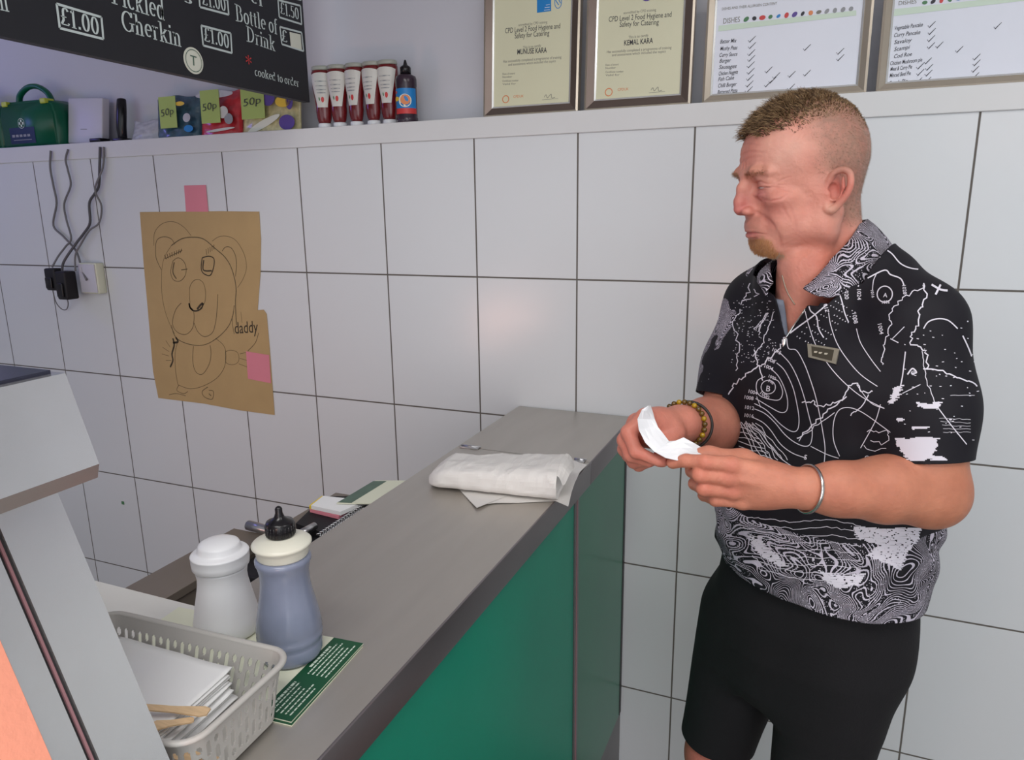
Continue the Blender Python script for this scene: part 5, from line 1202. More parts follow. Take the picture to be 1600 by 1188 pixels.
off = 0; Pall, Fall, Call = [], [], []
for P_, F_, c_3 in ((headP, headF, headC), (aLP, aLF, cL), (aRP, aRF, cR), (lP, lF, lC), (tP, tF, tC)):
    if P_ is headP and np.linalg.det(HB_) < 0: F_ = F_[:, ::-1]
    Pall.append(P_); Fall.append(F_+off); Call.append(c_3); off += len(P_)
body = npmesh('body', np.concatenate(Pall), np.concatenate(Fall), ['skin'], man, man, np.concatenate(Call))
# eyes
mat('eye_white', (190, 166, 160), .25, coat=.5); mat('eye_iris', (70, 78, 84), .2, coat=.5)
hb = BVHTree.FromPolygons([tuple(p) for p in headP], [tuple(int(i) for i in f) for f in headF], all_triangles=False)
mat('lash', (74, 48, 40), .6)
def face_pt(y_, z_, lift=.0004):
    q = warp([.12, y_, z_]); h_ = hb.ray_cast(Vector(h2w(q)), Vector(-hf)); return None if h_[0] is None else np.array(h_[0])+np.array(h_[1])*lift
for s in (-1, 1):
    def strip(mt, zt_, zb_, y0_, y1_, lift, nn=14):
        m.mat(mt, True); row = []
        for i in range(nn+1):
            t = i/nn; yy = s*(y0_+(y1_-y0_)*t); e = math.sin(math.pi*t)**.7; zc_ = -.0465+.0006*math.sin(math.pi*t); a_, b_ = face_pt(yy, zc_+zt_*e, lift), face_pt(yy, zc_+zb_*e, lift)
            if a_ is None or b_ is None: row.append(None)
            else: row.append((a_, b_))
        for p_, q_ in zip(row[:-1], row[1:]):
            if p_ is None or q_ is None or np.linalg.norm(p_[0]-q_[0]) > .006: continue
            m.add([p_[0], p_[1], q_[1], q_[0]], [(0, 1, 2, 3)])
    m = MB(); strip('eye_white', .0006, -.0013, .019, .041, .0005); strip('eye_iris', .0008, -.0012, .022, .032, .0008); strip('lash', .0018, .0004, .0165, .047, .0010)
    m.build('eye', man)
# ---- hair: short strands, longer and tousled on top
hb = BVHTree.FromPolygons([tuple(p) for p in headP], [tuple(int(i) for i in f) for f in headF], all_triangles=False)
rnd = random.Random(11); hv, hfc, hc = [], [], []
def strand(p0, d0, L_, r_, col, curl):
    segs = 5; p = V3(p0); d = V3(d0); d /= np.linalg.norm(d); ring = []
    for i in range(segs+1):
        t = i/segs; a = np.cross(d, (.3, .5, .8)); a /= np.linalg.norm(a)+1e-9; b = np.cross(d, a); rr = r_*(1-t*.85)
        ring.append([p+a*rr, p-a*rr*.5+b*rr*.87, p-a*rr*.5-b*rr*.87]); p = p+d*L_/segs; d = d+curl*(1/segs); d /= np.linalg.norm(d)
    n = len(hv)
    for R3 in ring: hv.extend(R3); hc.extend([col]*3)
    for i in range(segs):
        for k in range(3): a = n+i*3+k; b = n+i*3+(k+1) % 3; hfc.append((a, b, b+3, a+3))
cnt = 0
while cnt < 9500:
    u = rnd.uniform(-.075, .085); v = rnd.uniform(-.068, .068); 
    zz = .10; q = h2w((u, v, .14)); hit = hb.ray_cast(Vector(q), Vector(-hu))
    if hit[0] is None: continue
    l = w2h(np.array(hit[0])); nl = np.array(hit[1]) @ HB_
    if l[2] < .030: continue
    hair_line = .030+.55*max(0, l[0]-.03)+.012*noise.noise(Vector((l[1]*60, l[0]*60, 1)))
    front = np.clip((l[0]+.045)/.11, 0, 1)
    side = abs(l[1])/.064
    if side > 1: continue
    if l[2] < .036 and l[0] > .05 and abs(l[1]) > .04: continue
    L_ = (.0055+.0150*front)*(1-.80*side**1.6)*rnd.uniform(.7, 1.25)
    cl = 1.5*noise.noise(Vector((l[0]*110, l[1]*110, 5))); cl2 = 1.5*noise.noise(Vector((l[0]*110, l[1]*110, 15)))
    d = nl*.9+np.array([.55*front+.3*cl, .5*cl2+rnd.uniform(-.25, .25), .45+rnd.uniform(-.1, .2)])
    if l[0] > .055: d = nl*.6+np.array([.42, .5*cl2+rnd.uniform(-.3, .3), .25+.5*cl])
    curl = np.array([rnd.uniform(-.3, .9), rnd.uniform(-.7, .7), rnd.uniform(-1.1, .1)])
    g = rnd.random()**1.4; col = Lc((108, 82, 58))*(1-g)+Lc((184, 152, 112))*g
    if rnd.random() < .3: col = Lc((78, 58, 42))
    curl = curl+np.array([1.0*cl, 1.0*cl2, -.4])
    strand(np.array(hit[0])-np.array(hit[1])*.001, HB_ @ d, L_, .00062, col, HB_ @ curl); cnt += 1
cs_ = np.where((stub > .25) & (np.abs(Pn[:, 1]) < .0775))[0]; Nw = vnormals(headP, headF)
for i in np.random.RandomState(5).choice(cs_, 6500):
    g = rnd.random(); col = Lc((120, 92, 72))*(1-g)+Lc((176, 150, 124))*g
    strand(headP[i]-Nw[i]*.0006, Nw[i]*.55+HB_ @ np.array([-.35, 0, -.5]), rnd.uniform(.0022, .0040), .00020, col, HB_ @ np.array([0, 0, -.3]))
npmesh('hair', np.array(hv), np.array(hfc), ['hair'], man, man, np.array(hc))
# brows and beard hairs in one fine mesh each
hv, hfc, hc = [], [], []
for i in range(420):
    s = rnd.choice((-1, 1)); q = rnd.uniform(.010, .050); p = h2w((.14, s*q, -.0170+.003*math.sin((q-.012)*60)+rnd.gauss(0, .0022)-.004)); hit = hb.ray_cast(Vector(p), Vector(-hf))
    if hit[0] is None or (np.array(hit[0])-p).dot(-hf) > .09: continue
    nl = np.array(hit[1]) @ HB_; strand(np.array(hit[0]), HB_ @ (nl*.35+np.array([.1, s*.8, .1])), rnd.uniform(.004, .008), .00022, Lc((172, 132, 98))*rnd.uniform(.8, 1.3), HB_ @ np.array([-.2, 0, -.4]))
npmesh('eyebrows', np.array(hv), np.array(hfc), ['hair'], man, man, np.array(hc))
hv, hfc, hc = [], [], []
cand = np.where((bm_ > .35))[0]
rs = np.random.RandomState(3)
Nrm = {}
bN = None
for i in rs.choice(cand, 1500):
    p = headP[i]; l = Pn[i]; hit = hb.find_nearest(Vector(p)); nl = np.array(hit[1]) @ HB_
    if nl[2] > .6: continue
    g = rnd.random(); col = Lc((184, 124, 70))*(1-g)+Lc((206, 160, 112))*g if l[0] > .058 else Lc((176, 160, 138))
    strand(p, HB_ @ (nl*.35+np.array([.05, rnd.uniform(-.3, .3), -.7])), rnd.uniform(.0025, .0042), .00022, col, HB_ @ np.array([0, 0, -.3]))
npmesh('beard', np.array(hv), np.array(hfc), ['hair'], man, man, np.array(hc))

# ---- shorts
sf_ = Field((.30, -.90, .50), (.90, -.25, 1.10), .004)
secs = [(1.09, .600, -.552, .125, .155), (1.02, .596, -.55, .130, .164), (.95, .588, -.548, .134, .168), (.88, .580, -.546, .128, .166), (.80, .574, -.545, .110, .150), (.77, .574, -.545, .095, .14)]
sf_.stack(secs, Ft, Lt, .02)
hemR = KR+np.array([.002, 0, .055]); hemL = KL+np.array([0, 0, .02])
sf_.cone(HR_+np.array([-.006, 0, -.03]), hemR, .094, .070, .035); sf_.cone(HL_+np.array([-.008, 0, -.03]), hemL+np.array([-.006, 0, 0]), .096, .068, .035)
sf_.ell(YP(1372, 990, -.56), (.055, .07, .09), .05)
P_, F_ = sf_.mesh()
dz = np.array([noise.noise(Vector((p[0]*9, p[1]*9, p[2]*4))) for p in P_]); cen = P_.mean(0)
rad_ = P_-np.array([.6, -.55, 0]); rad_[:, 2] = 0; rad_ /= np.linalg.norm(rad_, axis=1)[:, None]+1e-9
P_ = P_+rad_*(dz*.012)[:, None]; P_ = smooth_mesh(P_, F_, 3, .5)
split = (KR[0]+KL[0])/2
mid = (KR+KL)/2; dirLR = (KL-KR)[:2]; sd = (P_[:, :2]-mid[:2]) @ dirLR
zc = np.where(sd < 0, .598+.10*(P_[:, 0]-KR[0])*-.5, .560)
g = zc-P_[:, 2]; gt = P_[:, 2]-1.085
P2, T2 = clip(P_, F_, np.maximum(g, gt))
o = npmesh('shorts', P2, T2, ['shorts_black'], man, man); md = o.modifiers.new('thickness', 'SOLIDIFY'); md.thickness = .003; md.offset = -1

# ---- shirt
def build_shirt(f):
    se = [(.955, .600, -.552, .138, .170), (1.00, .600, -.553, .142, .172), (1.05, .604, -.555, .147, .174), (1.12, .608, -.557, .148, .172), (1.20, .608, -.556, .140, .170), (1.28, .604, -.552, .130, .170), (1.36, .600, -.55, .122, .170), (1.40, .598, -.548, .110, .162), (1.435, .597, -.548, .096, .135), (1.465, .582, -.550, .096, .116), (1.495, .572, -.548, .090, .100), (1.53, .570, -.547, .088, .096), (1.57, .570, -.545, .086, .094)]
    f.stack(se, Ft, Lt, .02, 2.2)
    f.chain([np.array([.610, -.562, 1.503]), np.array([.657, -.592, 1.484]), SL_+np.array([-.008, .006, .0])], [.040, .048, .056], .04)
    f.chain([np.array([.560, -.510, 1.487]), np.array([.510, -.475, 1.465]), SR_+np.array([.008, 0, 0])], [.040, .046, .054], .04)
    f.chain([SL_, SL_*.5+EL_*.5+np.array([.004, 0, 0]), EL_+np.array([.0, .0, .02])], [.057, .056, .054], .04)
    f.chain([SR_, SR_*.5+ER_*.5+np.array([-.002, 0, 0]), ER_+np.array([-.002, 0, .02])], [.056, .058, .058], .04)
    f.ell(np.array([.612, -.557, 1.12])+np.r_[Ft, 0]*.045, (.115, .115, .13), .06)
    f.ell(np.array([.60, -.55, 1.36])+np.r_[Ft, 0]*.03+np.r_[Lt, 0]*.065, (.085, .085, .07), .05)
    f.ell(np.array([.60, -.55, 1.36])+np.r_[Ft, 0]*.03-np.r_[Lt, 0]*.065, (.085, .085, .07), .05)
sh_f = Field((.33, -.86, .94), (.86, -.28, 1.60), .0032); build_shirt(sh_f); P_, F_ = sh_f.mesh()
P_ = smooth_mesh(P_, F_, 2, .5)
def wr(p):
    a = noise.noise(Vector((p[0]*11, p[1]*11, p[2]*5))); b = noise.noise(Vector((p[0]*24+4, p[1]*24, p[2]*11))); low = max(0, min(1, (1.30-p[2])/.25))
    return a*.008*(.35+low)+b*.0035*(.3+low)+.0035*math.sin(p[2]*95+p[0]*35+a*5)*max(0, 1-abs(p[2]-1.10)/.10)
wv = np.array([wr(p) for p in P_]); rad_ = P_-np.array([.607, -.55, 0]); rad_[:, 2] = 0; rad_ /= np.linalg.norm(rad_, axis=1)[:, None]+1e-9
armd = np.minimum(np.linalg.norm(P_-(SL_+EL_)/2, axis=1), np.linalg.norm(P_-(SR_+ER_)/2, axis=1))
P_ = P_+rad_*(wv*np.clip(armd/.12, .45, 1))[:, None]; P_ = smooth_mesh(P_, F_, 1, .4)
uF = (P_[:, :2]-np.array([.607, -.55])) @ Ft; uL = (P_[:, :2]-np.array([.607, -.55])) @ Lt
hem = 1.008+.0*uF-.10*np.clip(uL, -.2, .2)*.35+.25*np.clip(uF, -.2, .2)*.5
def halfspace(P, o_, n): return (P-o_) @ n
axL = (EL_-SL_)/np.linalg.norm(EL_-SL_); axR = (ER_-SR_)/np.linalg.norm(ER_-SR_)
cutL = YP(1453, 716, -.68); cutR = YP(1130, 624, -.50)
nearL = np.linalg.norm(np.cross(P_-SL_, axL), axis=1) < .09; nearR = np.linalg.norm(np.cross(P_-SR_, axR), axis=1) < .085
torso_d = np.maximum(np.abs(uL)/.19, np.abs(uF)/.16)
inL = nearL & (uL > .12) & ((P_-SL_) @ axL > 0)
# which vertices belong to a sleeve: nearer the arm axis than the torso surface
def secd(P):
    z_ = P[:, 2]; u = (P[:, :2]-np.c_[np.interp(z_, [.955, 1.2, 1.36, 1.45], [.612, .61, .6, .597]), np.full(len(P), -.553)])
    return np.sqrt(((u @ Ft)/.142)**2+((u @ Lt)/.176)**2)
sd_ = secd(P_)
gL = np.where(nearL & (sd_ > 1.10), halfspace(P_, cutL, axL), -1); gR = np.where(nearR & (sd_ > 1.08) & (uL < 0) & (P_[:, 2] > 1.19), halfspace(P_, cutR, axR*.95+np.array([0, 0, 0])), -1)
gH = hem-P_[:, 2]
# V neck opening
NC_ = YP(1300, 425, -.55); 
zipB = YP(1226, 528, -.68)
CT = [(.550, -.645, 1.489), (.568, -.632, 1.508), (.587, -.612, 1.533), (.606, -.586, 1.556), (.619, -.552, 1.577), (.630, -.510, 1.584), (.602, -.472, 1.575), (.556, -.465, 1.552), (.517, -.490, 1.530), (.498, -.535, 1.520), (.499, -.590, 1.512), (.507, -.625, 1.495)]
CBt = [(.573, -.664, 1.481), (.596, -.655, 1.482), (.622, -.640, 1.497), (.646, -.608, 1.514), (.662, -.560, 1.530), (.668, -.505, 1.542), (.618, -.450, 1.545), (.558, -.444, 1.520), (.502, -.468, 1.500), (.478, -.525, 1.492), (.486, -.602, 1.490), (.500, -.642, 1.476)]
def sm3(pts, k):
    pts = [np.array(p, float) for p in pts]; n = len(pts); out = []
    for i in range(n-1):
        p0_, p1_, p2_, p3_ = pts[max(i-1, 0)], pts[i], pts[i+1], pts[min(i+2, n-1)]
        for j in range(k):
            t = j/k; out.append(.5*(2*p1_+(p2_-p0_)*t+(2*p0_-5*p1_+4*p2_-p3_)*t*t+(3*p1_-p0_-3*p2_+p3_)*t**3))
    out.append(pts[-1]); return np.array(out)
CC = np.array([.565, -.553])
def neckcut(P):
    B_r = sm3(CBt, 8); ang = np.unwrap(np.arctan2(B_r[:, 1]-CC[1], B_r[:, 0]-CC[0])); rr = np.hypot(B_r[:, 0]-CC[0], B_r[:, 1]-CC[1]); o_ = np.argsort(ang)
    th = np.arctan2(P[:, 1]-CC[1], P[:, 0]-CC[0]); th = np.where(th < ang.min(), th+2*np.pi, th)
    Rb = np.interp(th, ang[o_], rr[o_])-.003; zb = np.interp(th, ang[o_], B_r[o_, 2]); r_ = np.hypot(P[:, 0]-CC[0], P[:, 1]-CC[1])
    hole_ = np.minimum(Rb-r_, P[:, 2]-zb+.010); over = np.minimum(P[:, 2]-zb-.004, Rb+.014-r_)
    q = P-CAM; X_ = 800+FPX*(q @ RI)/(q @ FW); Y_ = 594-FPX*(q @ UP)/(q @ FW)
    tri = [(1290, 434), (1198, 418), (1227, 530)]; d = np.full(len(P), 1e9)
    for i in range(3):
        (x0, y0), (x1, y1) = tri[i], tri[(i+1) % 3]; L_ = math.hypot(x1-x0, y1-y0); s_ = ((x1-x0)*(Y_-y0)-(y1-y0)*(X_-x0))/L_; d = np.minimum(d, -s_)
    u = (P[:, :2]-np.array([.60, -.55])) @ Ft
    return np.maximum(np.maximum(hole_, over), np.minimum(d*.001, u-.01))
gN = neckcut(P_)
g = np.maximum.reduce([gL, gR, gH, gN])
P2, T2 = clip(P_, F_, g)
# print: where the map texture gets dense
px_ = lambda P: ((lambda q: np.c_[800+FPX*(q @ RI)/(q @ FW), 594-FPX*(q @ UP)/(q @ FW)])(P-CAM))
uF2 = (P2[:, :2]-np.array([.607, -.55])) @ Ft; uL2 = (P2[:, :2]-np.array([.607, -.55])) @ Lt
sst = lambda a, b, t: (lambda q: q*q*(3-2*q))(np.clip((t-a)/(b-a), 0, 1))
dens = sst(1.150, 1.128, P2[:, 2])*sst(1.0, 1.03, P2[:, 2]+.25*np.clip(uL2+.05, -.3, .3))*.95+.42*sst(-.12, -.15, uL2)*sst(1.16, 1.2, P2[:, 2])+.8*sst(1.21, 1.19, P2[:, 2])*sst(-.02, -.09, uL2)*sst(1.1, 1.12, P2[:, 2])
dens = np.clip(dens, 0, 1)
def shirt_material(name, add=0.0):
    m = bpy.data.materials.new(name); m.use_nodes = True; N = m.node_tree.nodes; L = m.node_tree.links; b = N['Principled BSDF']
    b.inputs['Roughness'].default_value = .7; b.inputs['Specular IOR Level'].default_value = .3
    def mth(op, a, bb=None):
        n = N.new('ShaderNodeMath'); n.operation = op
        for i, v in enumerate((a, bb)):
            if v is None: continue
            if isinstance(v, (int, float)): n.inputs[i].default_value = v
            else: L.new(v, n.inputs[i])
        return n.outputs[0]
    tc = N.new('ShaderNodeTexCoord'); at = N.new('ShaderNodeAttribute'); at.attribute_name = 'dens'
    n1 = N.new('ShaderNodeTexNoise'); n1.inputs['Scale'].default_value = 7; n1.inputs['Detail'].default_value = 2; n1.inputs['Distortion'].default_value = .8; L.new(tc.outputs['Object'], n1.inputs[0])
    n2 = N.new('ShaderNodeTexNoise'); n2.inputs['Scale'].default_value = 90; n2.inputs['Detail'].default_value = 3; L.new(tc.outputs['Object'], n2.inputs[0])
    n3 = N.new('ShaderNodeTexNoise'); n3.inputs['Scale'].default_value = 12; n3.inputs['Detail'].default_value = 3; L.new(tc.outputs['Object'], n3.inputs[0])
    vo = N.new('ShaderNodeTexVoronoi'); vo.inputs['Scale'].default_value = 330; L.new(tc.outputs['Object'], vo.inputs[0])
    lines = mth('FRACT', mth('MULTIPLY', n1.outputs[0], 80)); lines = mth('ABSOLUTE', mth('SUBTRACT', lines, .5))  # 0 at centre
    wth = mth('MULTIPLY', mth('ADD', n3.outputs[0], mth('MULTIPLY', n2.outputs[0], .5)), .36)
    li = mth('LESS_THAN', lines, mth('SUBTRACT', wth, .115))
    dots = mth('LESS_THAN', vo.outputs['Distance'], .24); dots = mth('MULTIPLY', dots, mth('GREATER_THAN', n3.outputs[0], .42))
    patt = mth('MAXIMUM', li, dots)
    fac = mth('MULTIPLY', patt, mth('GREATER_THAN', mth('ADD', at.outputs['Fac'], mth('MULTIPLY', mth('SUBTRACT', n3.outputs[0], .5), .8)), .42-add))
    mx = N.new('ShaderNodeMix'); mx.data_type = 'RGBA'; L.new(fac, mx.inputs[0]); mx.inputs[6].default_value = lin((24, 22, 29))+(1,); mx.inputs[7].default_value = lin((205, 198, 212))+(1,)
    L.new(mx.outputs[2], b.inputs['Base Color']); M[name] = m
shirt_material('shirt_print'); shirt_material('collar_print', 1.0)
# traced print: lines cast on to the cloth
shb = BVHTree.FromPolygons([tuple(p) for p in P2], [tuple(int(i) for i in t) for t in T2], all_triangles=True)
pv, pf = [], []
def cast(x, y):
    d = ray(x, y); d = d/np.linalg.norm(d); h_ = shb.ray_cast(Vector(CAM), Vector(d))
    if h_[0] is None: return None
    n = np.array(h_[1]); n = n if n @ d < 0 else -n
    return np.array(h_[0]), n
def pline(pts, w_=1.6, sm=True, closed=False):
    q = smooth2(pts, 6, closed) if sm else [np.array(p, float) for p in pts]
    if closed: q = q+[q[0]]
    d = []
    for a, b in zip(q[:-1], q[1:]):
        n = max(1, int(np.linalg.norm(b-a)/4)); d += [a+(b-a)*i/n for i in range(n)]
    d.append(q[-1]); prev = None
    for i, p in enumerate(d):
        t = d[min(i+1, len(d)-1)]-d[max(i-1, 0)]; L_ = np.linalg.norm(t)
        if L_ < 1e-6: continue
        n = np.array([-t[1], t[0]])/L_*(w_*.78 if w_ != 1.9 else w_)/2; A, B = cast(*(p+n)), cast(*(p-n))
        if A is None or B is None or np.linalg.norm(A[0]-B[0]) > .006: prev = None; continue
        cur = (A[0]+A[1]*.0006, B[0]+B[1]*.0006)
        if prev is not None and np.linalg.norm(cur[0]-prev[0]) < .02:
            k = len(pv); pv.extend([prev[0], prev[1], cur[1], cur[0]]); pf.append((k, k+1, k+2, k+3))
        prev = cur
def ptext(s, x, y, size, rot=0, bold=0):
    vs, fs = textmesh(s, bold); c, sn = math.cos(math.radians(rot)), math.sin(math.radians(rot)); out = []
    for vx, vy in vs:
        u, v = vx*size*.9/CAPH, -vy*size*.9/CAPH; h_ = cast(x+u*c-v*sn, y+u*sn+v*c)
        if h_ is None: return
        out.append(h_[0]+h_[1]*.0006)
    k = len(pv); pv.extend(out)
    for f in fs: pf.append(tuple(i+k for i in f))
rq = random.Random(9)
def pblob(pts, gap=0):
    pts = [np.array(p, float) for p in pts]; ys = [p[1] for p in pts]; yy = min(ys)
    while yy < max(ys):
        xs = []
        for a, b in zip(pts, pts[1:]+pts[:1]):
            if (a[1] <= yy) != (b[1] <= yy): xs.append(a[0]+(b[0]-a[0])*(yy-a[1])/(b[1]-a[1]))
        xs.sort()
        for i in range(0, len(xs)-1, 2):
            if gap:
                x_ = xs[i]+rq.uniform(-3, 3)
                while x_ < xs[i+1]:
                    L_ = rq.uniform(6, 34); pline([(x_, yy), (min(x_+L_, xs[i+1]+rq.uniform(-2, 3)), yy+rq.uniform(-.6, .6))], 1.9, False); x_ += L_+rq.uniform(.5, 5)*gap
            elif xs[i+1]-xs[i] > 1: pline([(xs[i]+rq.uniform(-3, 2), yy), (xs[i+1]+rq.uniform(-2, 4), yy)], 1.9, False)
        yy += 1.7
def Z(x, y): return (1080+x*.3115, 330+y*.3115)   # the close view the print was traced in
def zl(pts, w_=1.6, **k): pline([Z(*p) for p in pts], w_, **k)
B_ = (388, 883)
zl([(B_[0]+36*math.cos(a), B_[1]+34*math.sin(a)) for a in np.linspace(.3, 6.0, 12)], closed=True)
zl([(372, 830), (335, 850), (328, 890), (345, 925), (400, 945), (445, 945), (460, 905), (440, 855), (412, 842)])
zl([(350, 985), (330, 930)], 1.2); zl([(325, 940), (400, 985), (450, 1010), (480, 1000), (485, 950), (470, 890), (440, 830), (400, 790)])
zl([(318, 965), (380, 1000), (450, 1070), (505, 1105), (535, 1095), (542, 1040), (530, 960), (510, 880), (470, 800), (430, 762)])
zl([(318, 992), (370, 1015), (420, 1060), (470, 1120), (520, 1160), (570, 1180), (600, 1165), (608, 1100), (590, 1020), (570, 940), (540, 850), (500, 770), (455, 720), (430, 700)])
zl([(310, 1035), (360, 1060), (400, 1100), (450, 1170), (510, 1215), (580, 1240)]); zl([(310, 1085), (350, 1110), (400, 1180), (450, 1240), (520, 1290)])
zl([(480, 640), (490, 690), (530, 700), (570, 770), (600, 850), (625, 930), (645, 1020), (660, 1100), (672, 1188), (668, 1260)]); zl([(572, 500), (590, 570), (620, 660), (660, 730), (720, 810), (790, 880), (870, 940), (970, 990)])
zl([(690, 510), (700, 570), (730, 660), (780, 740), (850, 820), (935, 880)]); zl([(830, 590), (850, 660), (900, 740), (950, 805)])
zl([(462, 640), (540, 580), (620, 520), (690, 460), (740, 410), (800, 375), (870, 345), (968, 298), (1000, 320), (1050, 340), (1068, 375)], 2.6)
zl([(720, 340), (735, 390), (755, 450), (770, 510), (790, 558)], 2.4); zl([(838, 235), (825, 290), (800, 370), (770, 410)], 2.2); zl([(838, 380), (865, 310), (880, 260), (900, 210), (950, 190), (1000, 210), (1050, 265), (1110, 290), (1190, 295)], 2.4)
zl([(910, 400), (915, 350), (930, 315)]); zl([(1045+0, 0)]) if False else None
zl([(972+38*math.cos(a), 418+40*math.sin(a)) for a in np.linspace(0, 5.8, 12)], 2.2, closed=True)
zl([(590, 470), (600, 500), (630, 530), (640, 590), (665, 635)], 2.4); zl([(1165, 590), (1190, 555), (1240, 540), (1290, 550), (1335, 590)], 2.4); zl([(1360, 625), (1390, 690), (1415, 760)], 2.8)
rj = random.Random(4)
def jag(pts, amp, w_, n=5):
    out = []
    for a, b in zip(pts[:-1], pts[1:]):
        for i in range(n): t = i/n; out.append((a[0]+(b[0]-a[0])*t+rj.uniform(-amp, amp), a[1]+(b[1]-a[1])*t+rj.uniform(-amp, amp)))
    out.append(pts[-1]); zl(out, w_, sm=False)
jag([(1170, 370), (1180, 440), (1140, 500), (1140, 560), (1105, 610), (1105, 670), (1160, 690), (1190, 730), (1180, 790)], 9, 2.6)
jag([(1170, 375), (1110, 410), (1040, 460), (1000, 520), (1000, 580), (980, 650), (955, 720), (960, 770)], 8, 2.0); jag([(1165, 790), (1240, 795), (1310, 830), (1380, 850), (1432, 880)], 5, 2.6, 4)
jag([(1155, 700), (1165, 760), (1180, 850), (1220, 960)], 4, 1.6); jag([(560, 960), (610, 955), (640, 980), (700, 970), (760, 940), (790, 880), (830, 865), (860, 910), (910, 905)], 7, 2.2)
jag([(530, 1140), (590, 1090), (640, 1040), (700, 990), (780, 930)], 8, 2.4); jag([(535, 1150), (620, 1080), (720, 1010)], 6, 1.6); jag([(800, 1030), (850, 980), (890, 920)], 6, 2.0)
zl([(745, 1230), (715, 1150), (715, 1060), (740, 1000), (790, 985), (860, 1010), (960, 1080), (1000, 1110)]); zl([(600, 1180), (680, 1220), (740, 1240)], 1.5); zl([(950, 970), (930, 1040), (900, 1100), (850, 1188)], 1.6); zl([(830, 870), (900, 960), (970, 990)], 1.4)
zl([(1075, 705), (1060, 830), (1045, 900)], 2.4); zl([(1240, 990), (1300, 1070), (1380, 1170)], 2.0); zl([(1060, 915), (1150, 870)], 1.6); zl([(1010, 640), (1070, 580)], 1.6); zl([(1000, 640), (1040, 660)], 2)
zl([(1205, 370), (1250, 395), (1285, 400)], 4.0); zl([(1250, 370), (1225, 420)], 4.0); zl([(1085, 820), (1110, 790), (1130, 810), (1105, 815)], 3)
pblob([Z(*p) for p in ((1210, 295), (1262, 318), (1310, 370), (1322, 385), (1270, 350), (1215, 318))])
pblob([Z(*p) for p in ((1130, 955), (1165, 965), (1200, 970), (1225, 955), (1252, 958), (1245, 990), (1190, 993), (1150, 985))]); pblob([Z(*p) for p in ((1020, 890), (1060, 870), (1045, 920), (1010, 965), (990, 970))])
pblob([(1398, 684), (1420, 686), (1440, 682), (1465, 685), (1462, 700), (1455, 716), (1440, 721), (1420, 719), (1408, 705)]); pblob([(1460, 712), (1480, 716), (1478, 720), (1455, 720)])
for q in (((1030, 1040), (1070, 1035), (1060, 1055), (1035, 1058)), ((1090, 1085), (1140, 1080), (1185, 1078), (1190, 1088), (1120, 1095)), ((1290, 1040), (1310, 1045), (1300, 1055)), ((1375, 550), (1395, 548), (1385, 560)), ((1130, 280), (1170, 292), (1160, 300))): pblob([Z(*p) for p in q])
jag([(370, 290), (310, 340), (290, 400), (260, 450)], 12, 2.2); jag([(400, 270), (340, 300), (280, 310)], 8, 2.4); jag([(300, 370), (330, 420), (250, 470)], 14, 1.8)
jag([(460, 640), (440, 700), (390, 740), (350, 775), (300, 800), (270, 830), (215, 870), (190, 920)], 8, 2.4); jag([(250, 490), (215, 560), (230, 640), (240, 720), (225, 800)], 10, 1.8); jag([(420, 510), (380, 600), (360, 670), (310, 730)], 7, 1.6); jag([(320, 700), (330, 760), (350, 800), (360, 850)], 5, 2.2)
for k in range(4): jag([(340-k*8, 620-k*10), (350+k*4, 570-k*8), (390-k*4, 510)], 4, 1.2)
for s_, (x, y), sz, rot in (('B', (374, 902), 9.5, 8), ('1004', (283, 910), 6, 14), ('1008', (263, 940), 6, 10), ('1012', (266, 990), 6, 10), ('1016', (264, 1032), 6, 6), ('1020', (262, 1080), 6, 8), ('1000', (342, 912), 6.5, 38), ('996', (384, 855), 5, 30), ('1000', (384, 832), 5, 22), ('1004', (362, 782), 6, 22), ('1008', (372, 745), 6, 24), ('1012', (402, 700), 6, 24),
    ('1012', (660, 455), 6.5, 75), ('1008', (808, 508), 7, 80), ('1020', (766, 385), 7, 85), ('1024', (832, 388), 7, 88), ('1028', (1058, 370), 6, 82), ('1004', (935, 562), 7, 78), ('A', (964, 432), 7, 5), ('1032', (955, 466), 5, -4), ('1016', (900, 395), 5, 80), ('P', (930, 240), 7, 20), ('L', (668, 400), 7, 10), ('S', (565, 1245), 8, 10), ('P', (915, 1250), 8, 12), ('G', (868, 1245), 7, 10), ('C', (1100, 820), 7, 10)):
    ptext(s_, *Z(x, y), sz, rot, .01)
for r_ in range(9):
    for c_ in range(9):
        zl([(530+c_*24+r_*14, 630-c_*22+r_*8+rj.uniform(-3, 3)), (535+c_*24+r_*14, 628-c_*22+r_*8)], 1.6, sm=False) if rj.random() < .75 else None
for i in range(150):
    x, y = rj.uniform(200, 430), rj.uniform(440, 760); zl([(x, y), (x+rj.uniform(3, 7), y+rj.uniform(-3, 3))], 1.2, sm=False)
for i in range(60):
    x, y = rj.uniform(1060, 1430), rj.uniform(560, 1180); zl([(x, y), (x+rj.uniform(4, 12), y+rj.uniform(-2, 2))], 1.5, sm=False)
for k in range(6): jag([(1300, 925+k*2), (1420, 925)], 2, .8, 6) if k == 0 else jag([(1240+k*5, 1020+k*18), (1400, 1030+k*16)], 3, .7, 8)
for k in range(7): jag([(240+k*14, 1060), (300+k*22, 1180), (340+k*24, 1250)], 7, 1.4, 4)
for k in range(6): jag([(235, 1080+k*26), (330+k*14, 1120+k*24)], 6, 1.3, 4)
jag([(880, 1100), (930, 1110), (980, 1100), (1000, 1130), (960, 1170), (900, 1150)], 8, 1.5, 3); jag([(860, 1180), (920, 1200), (980, 1190)], 7, 1.3, 3)
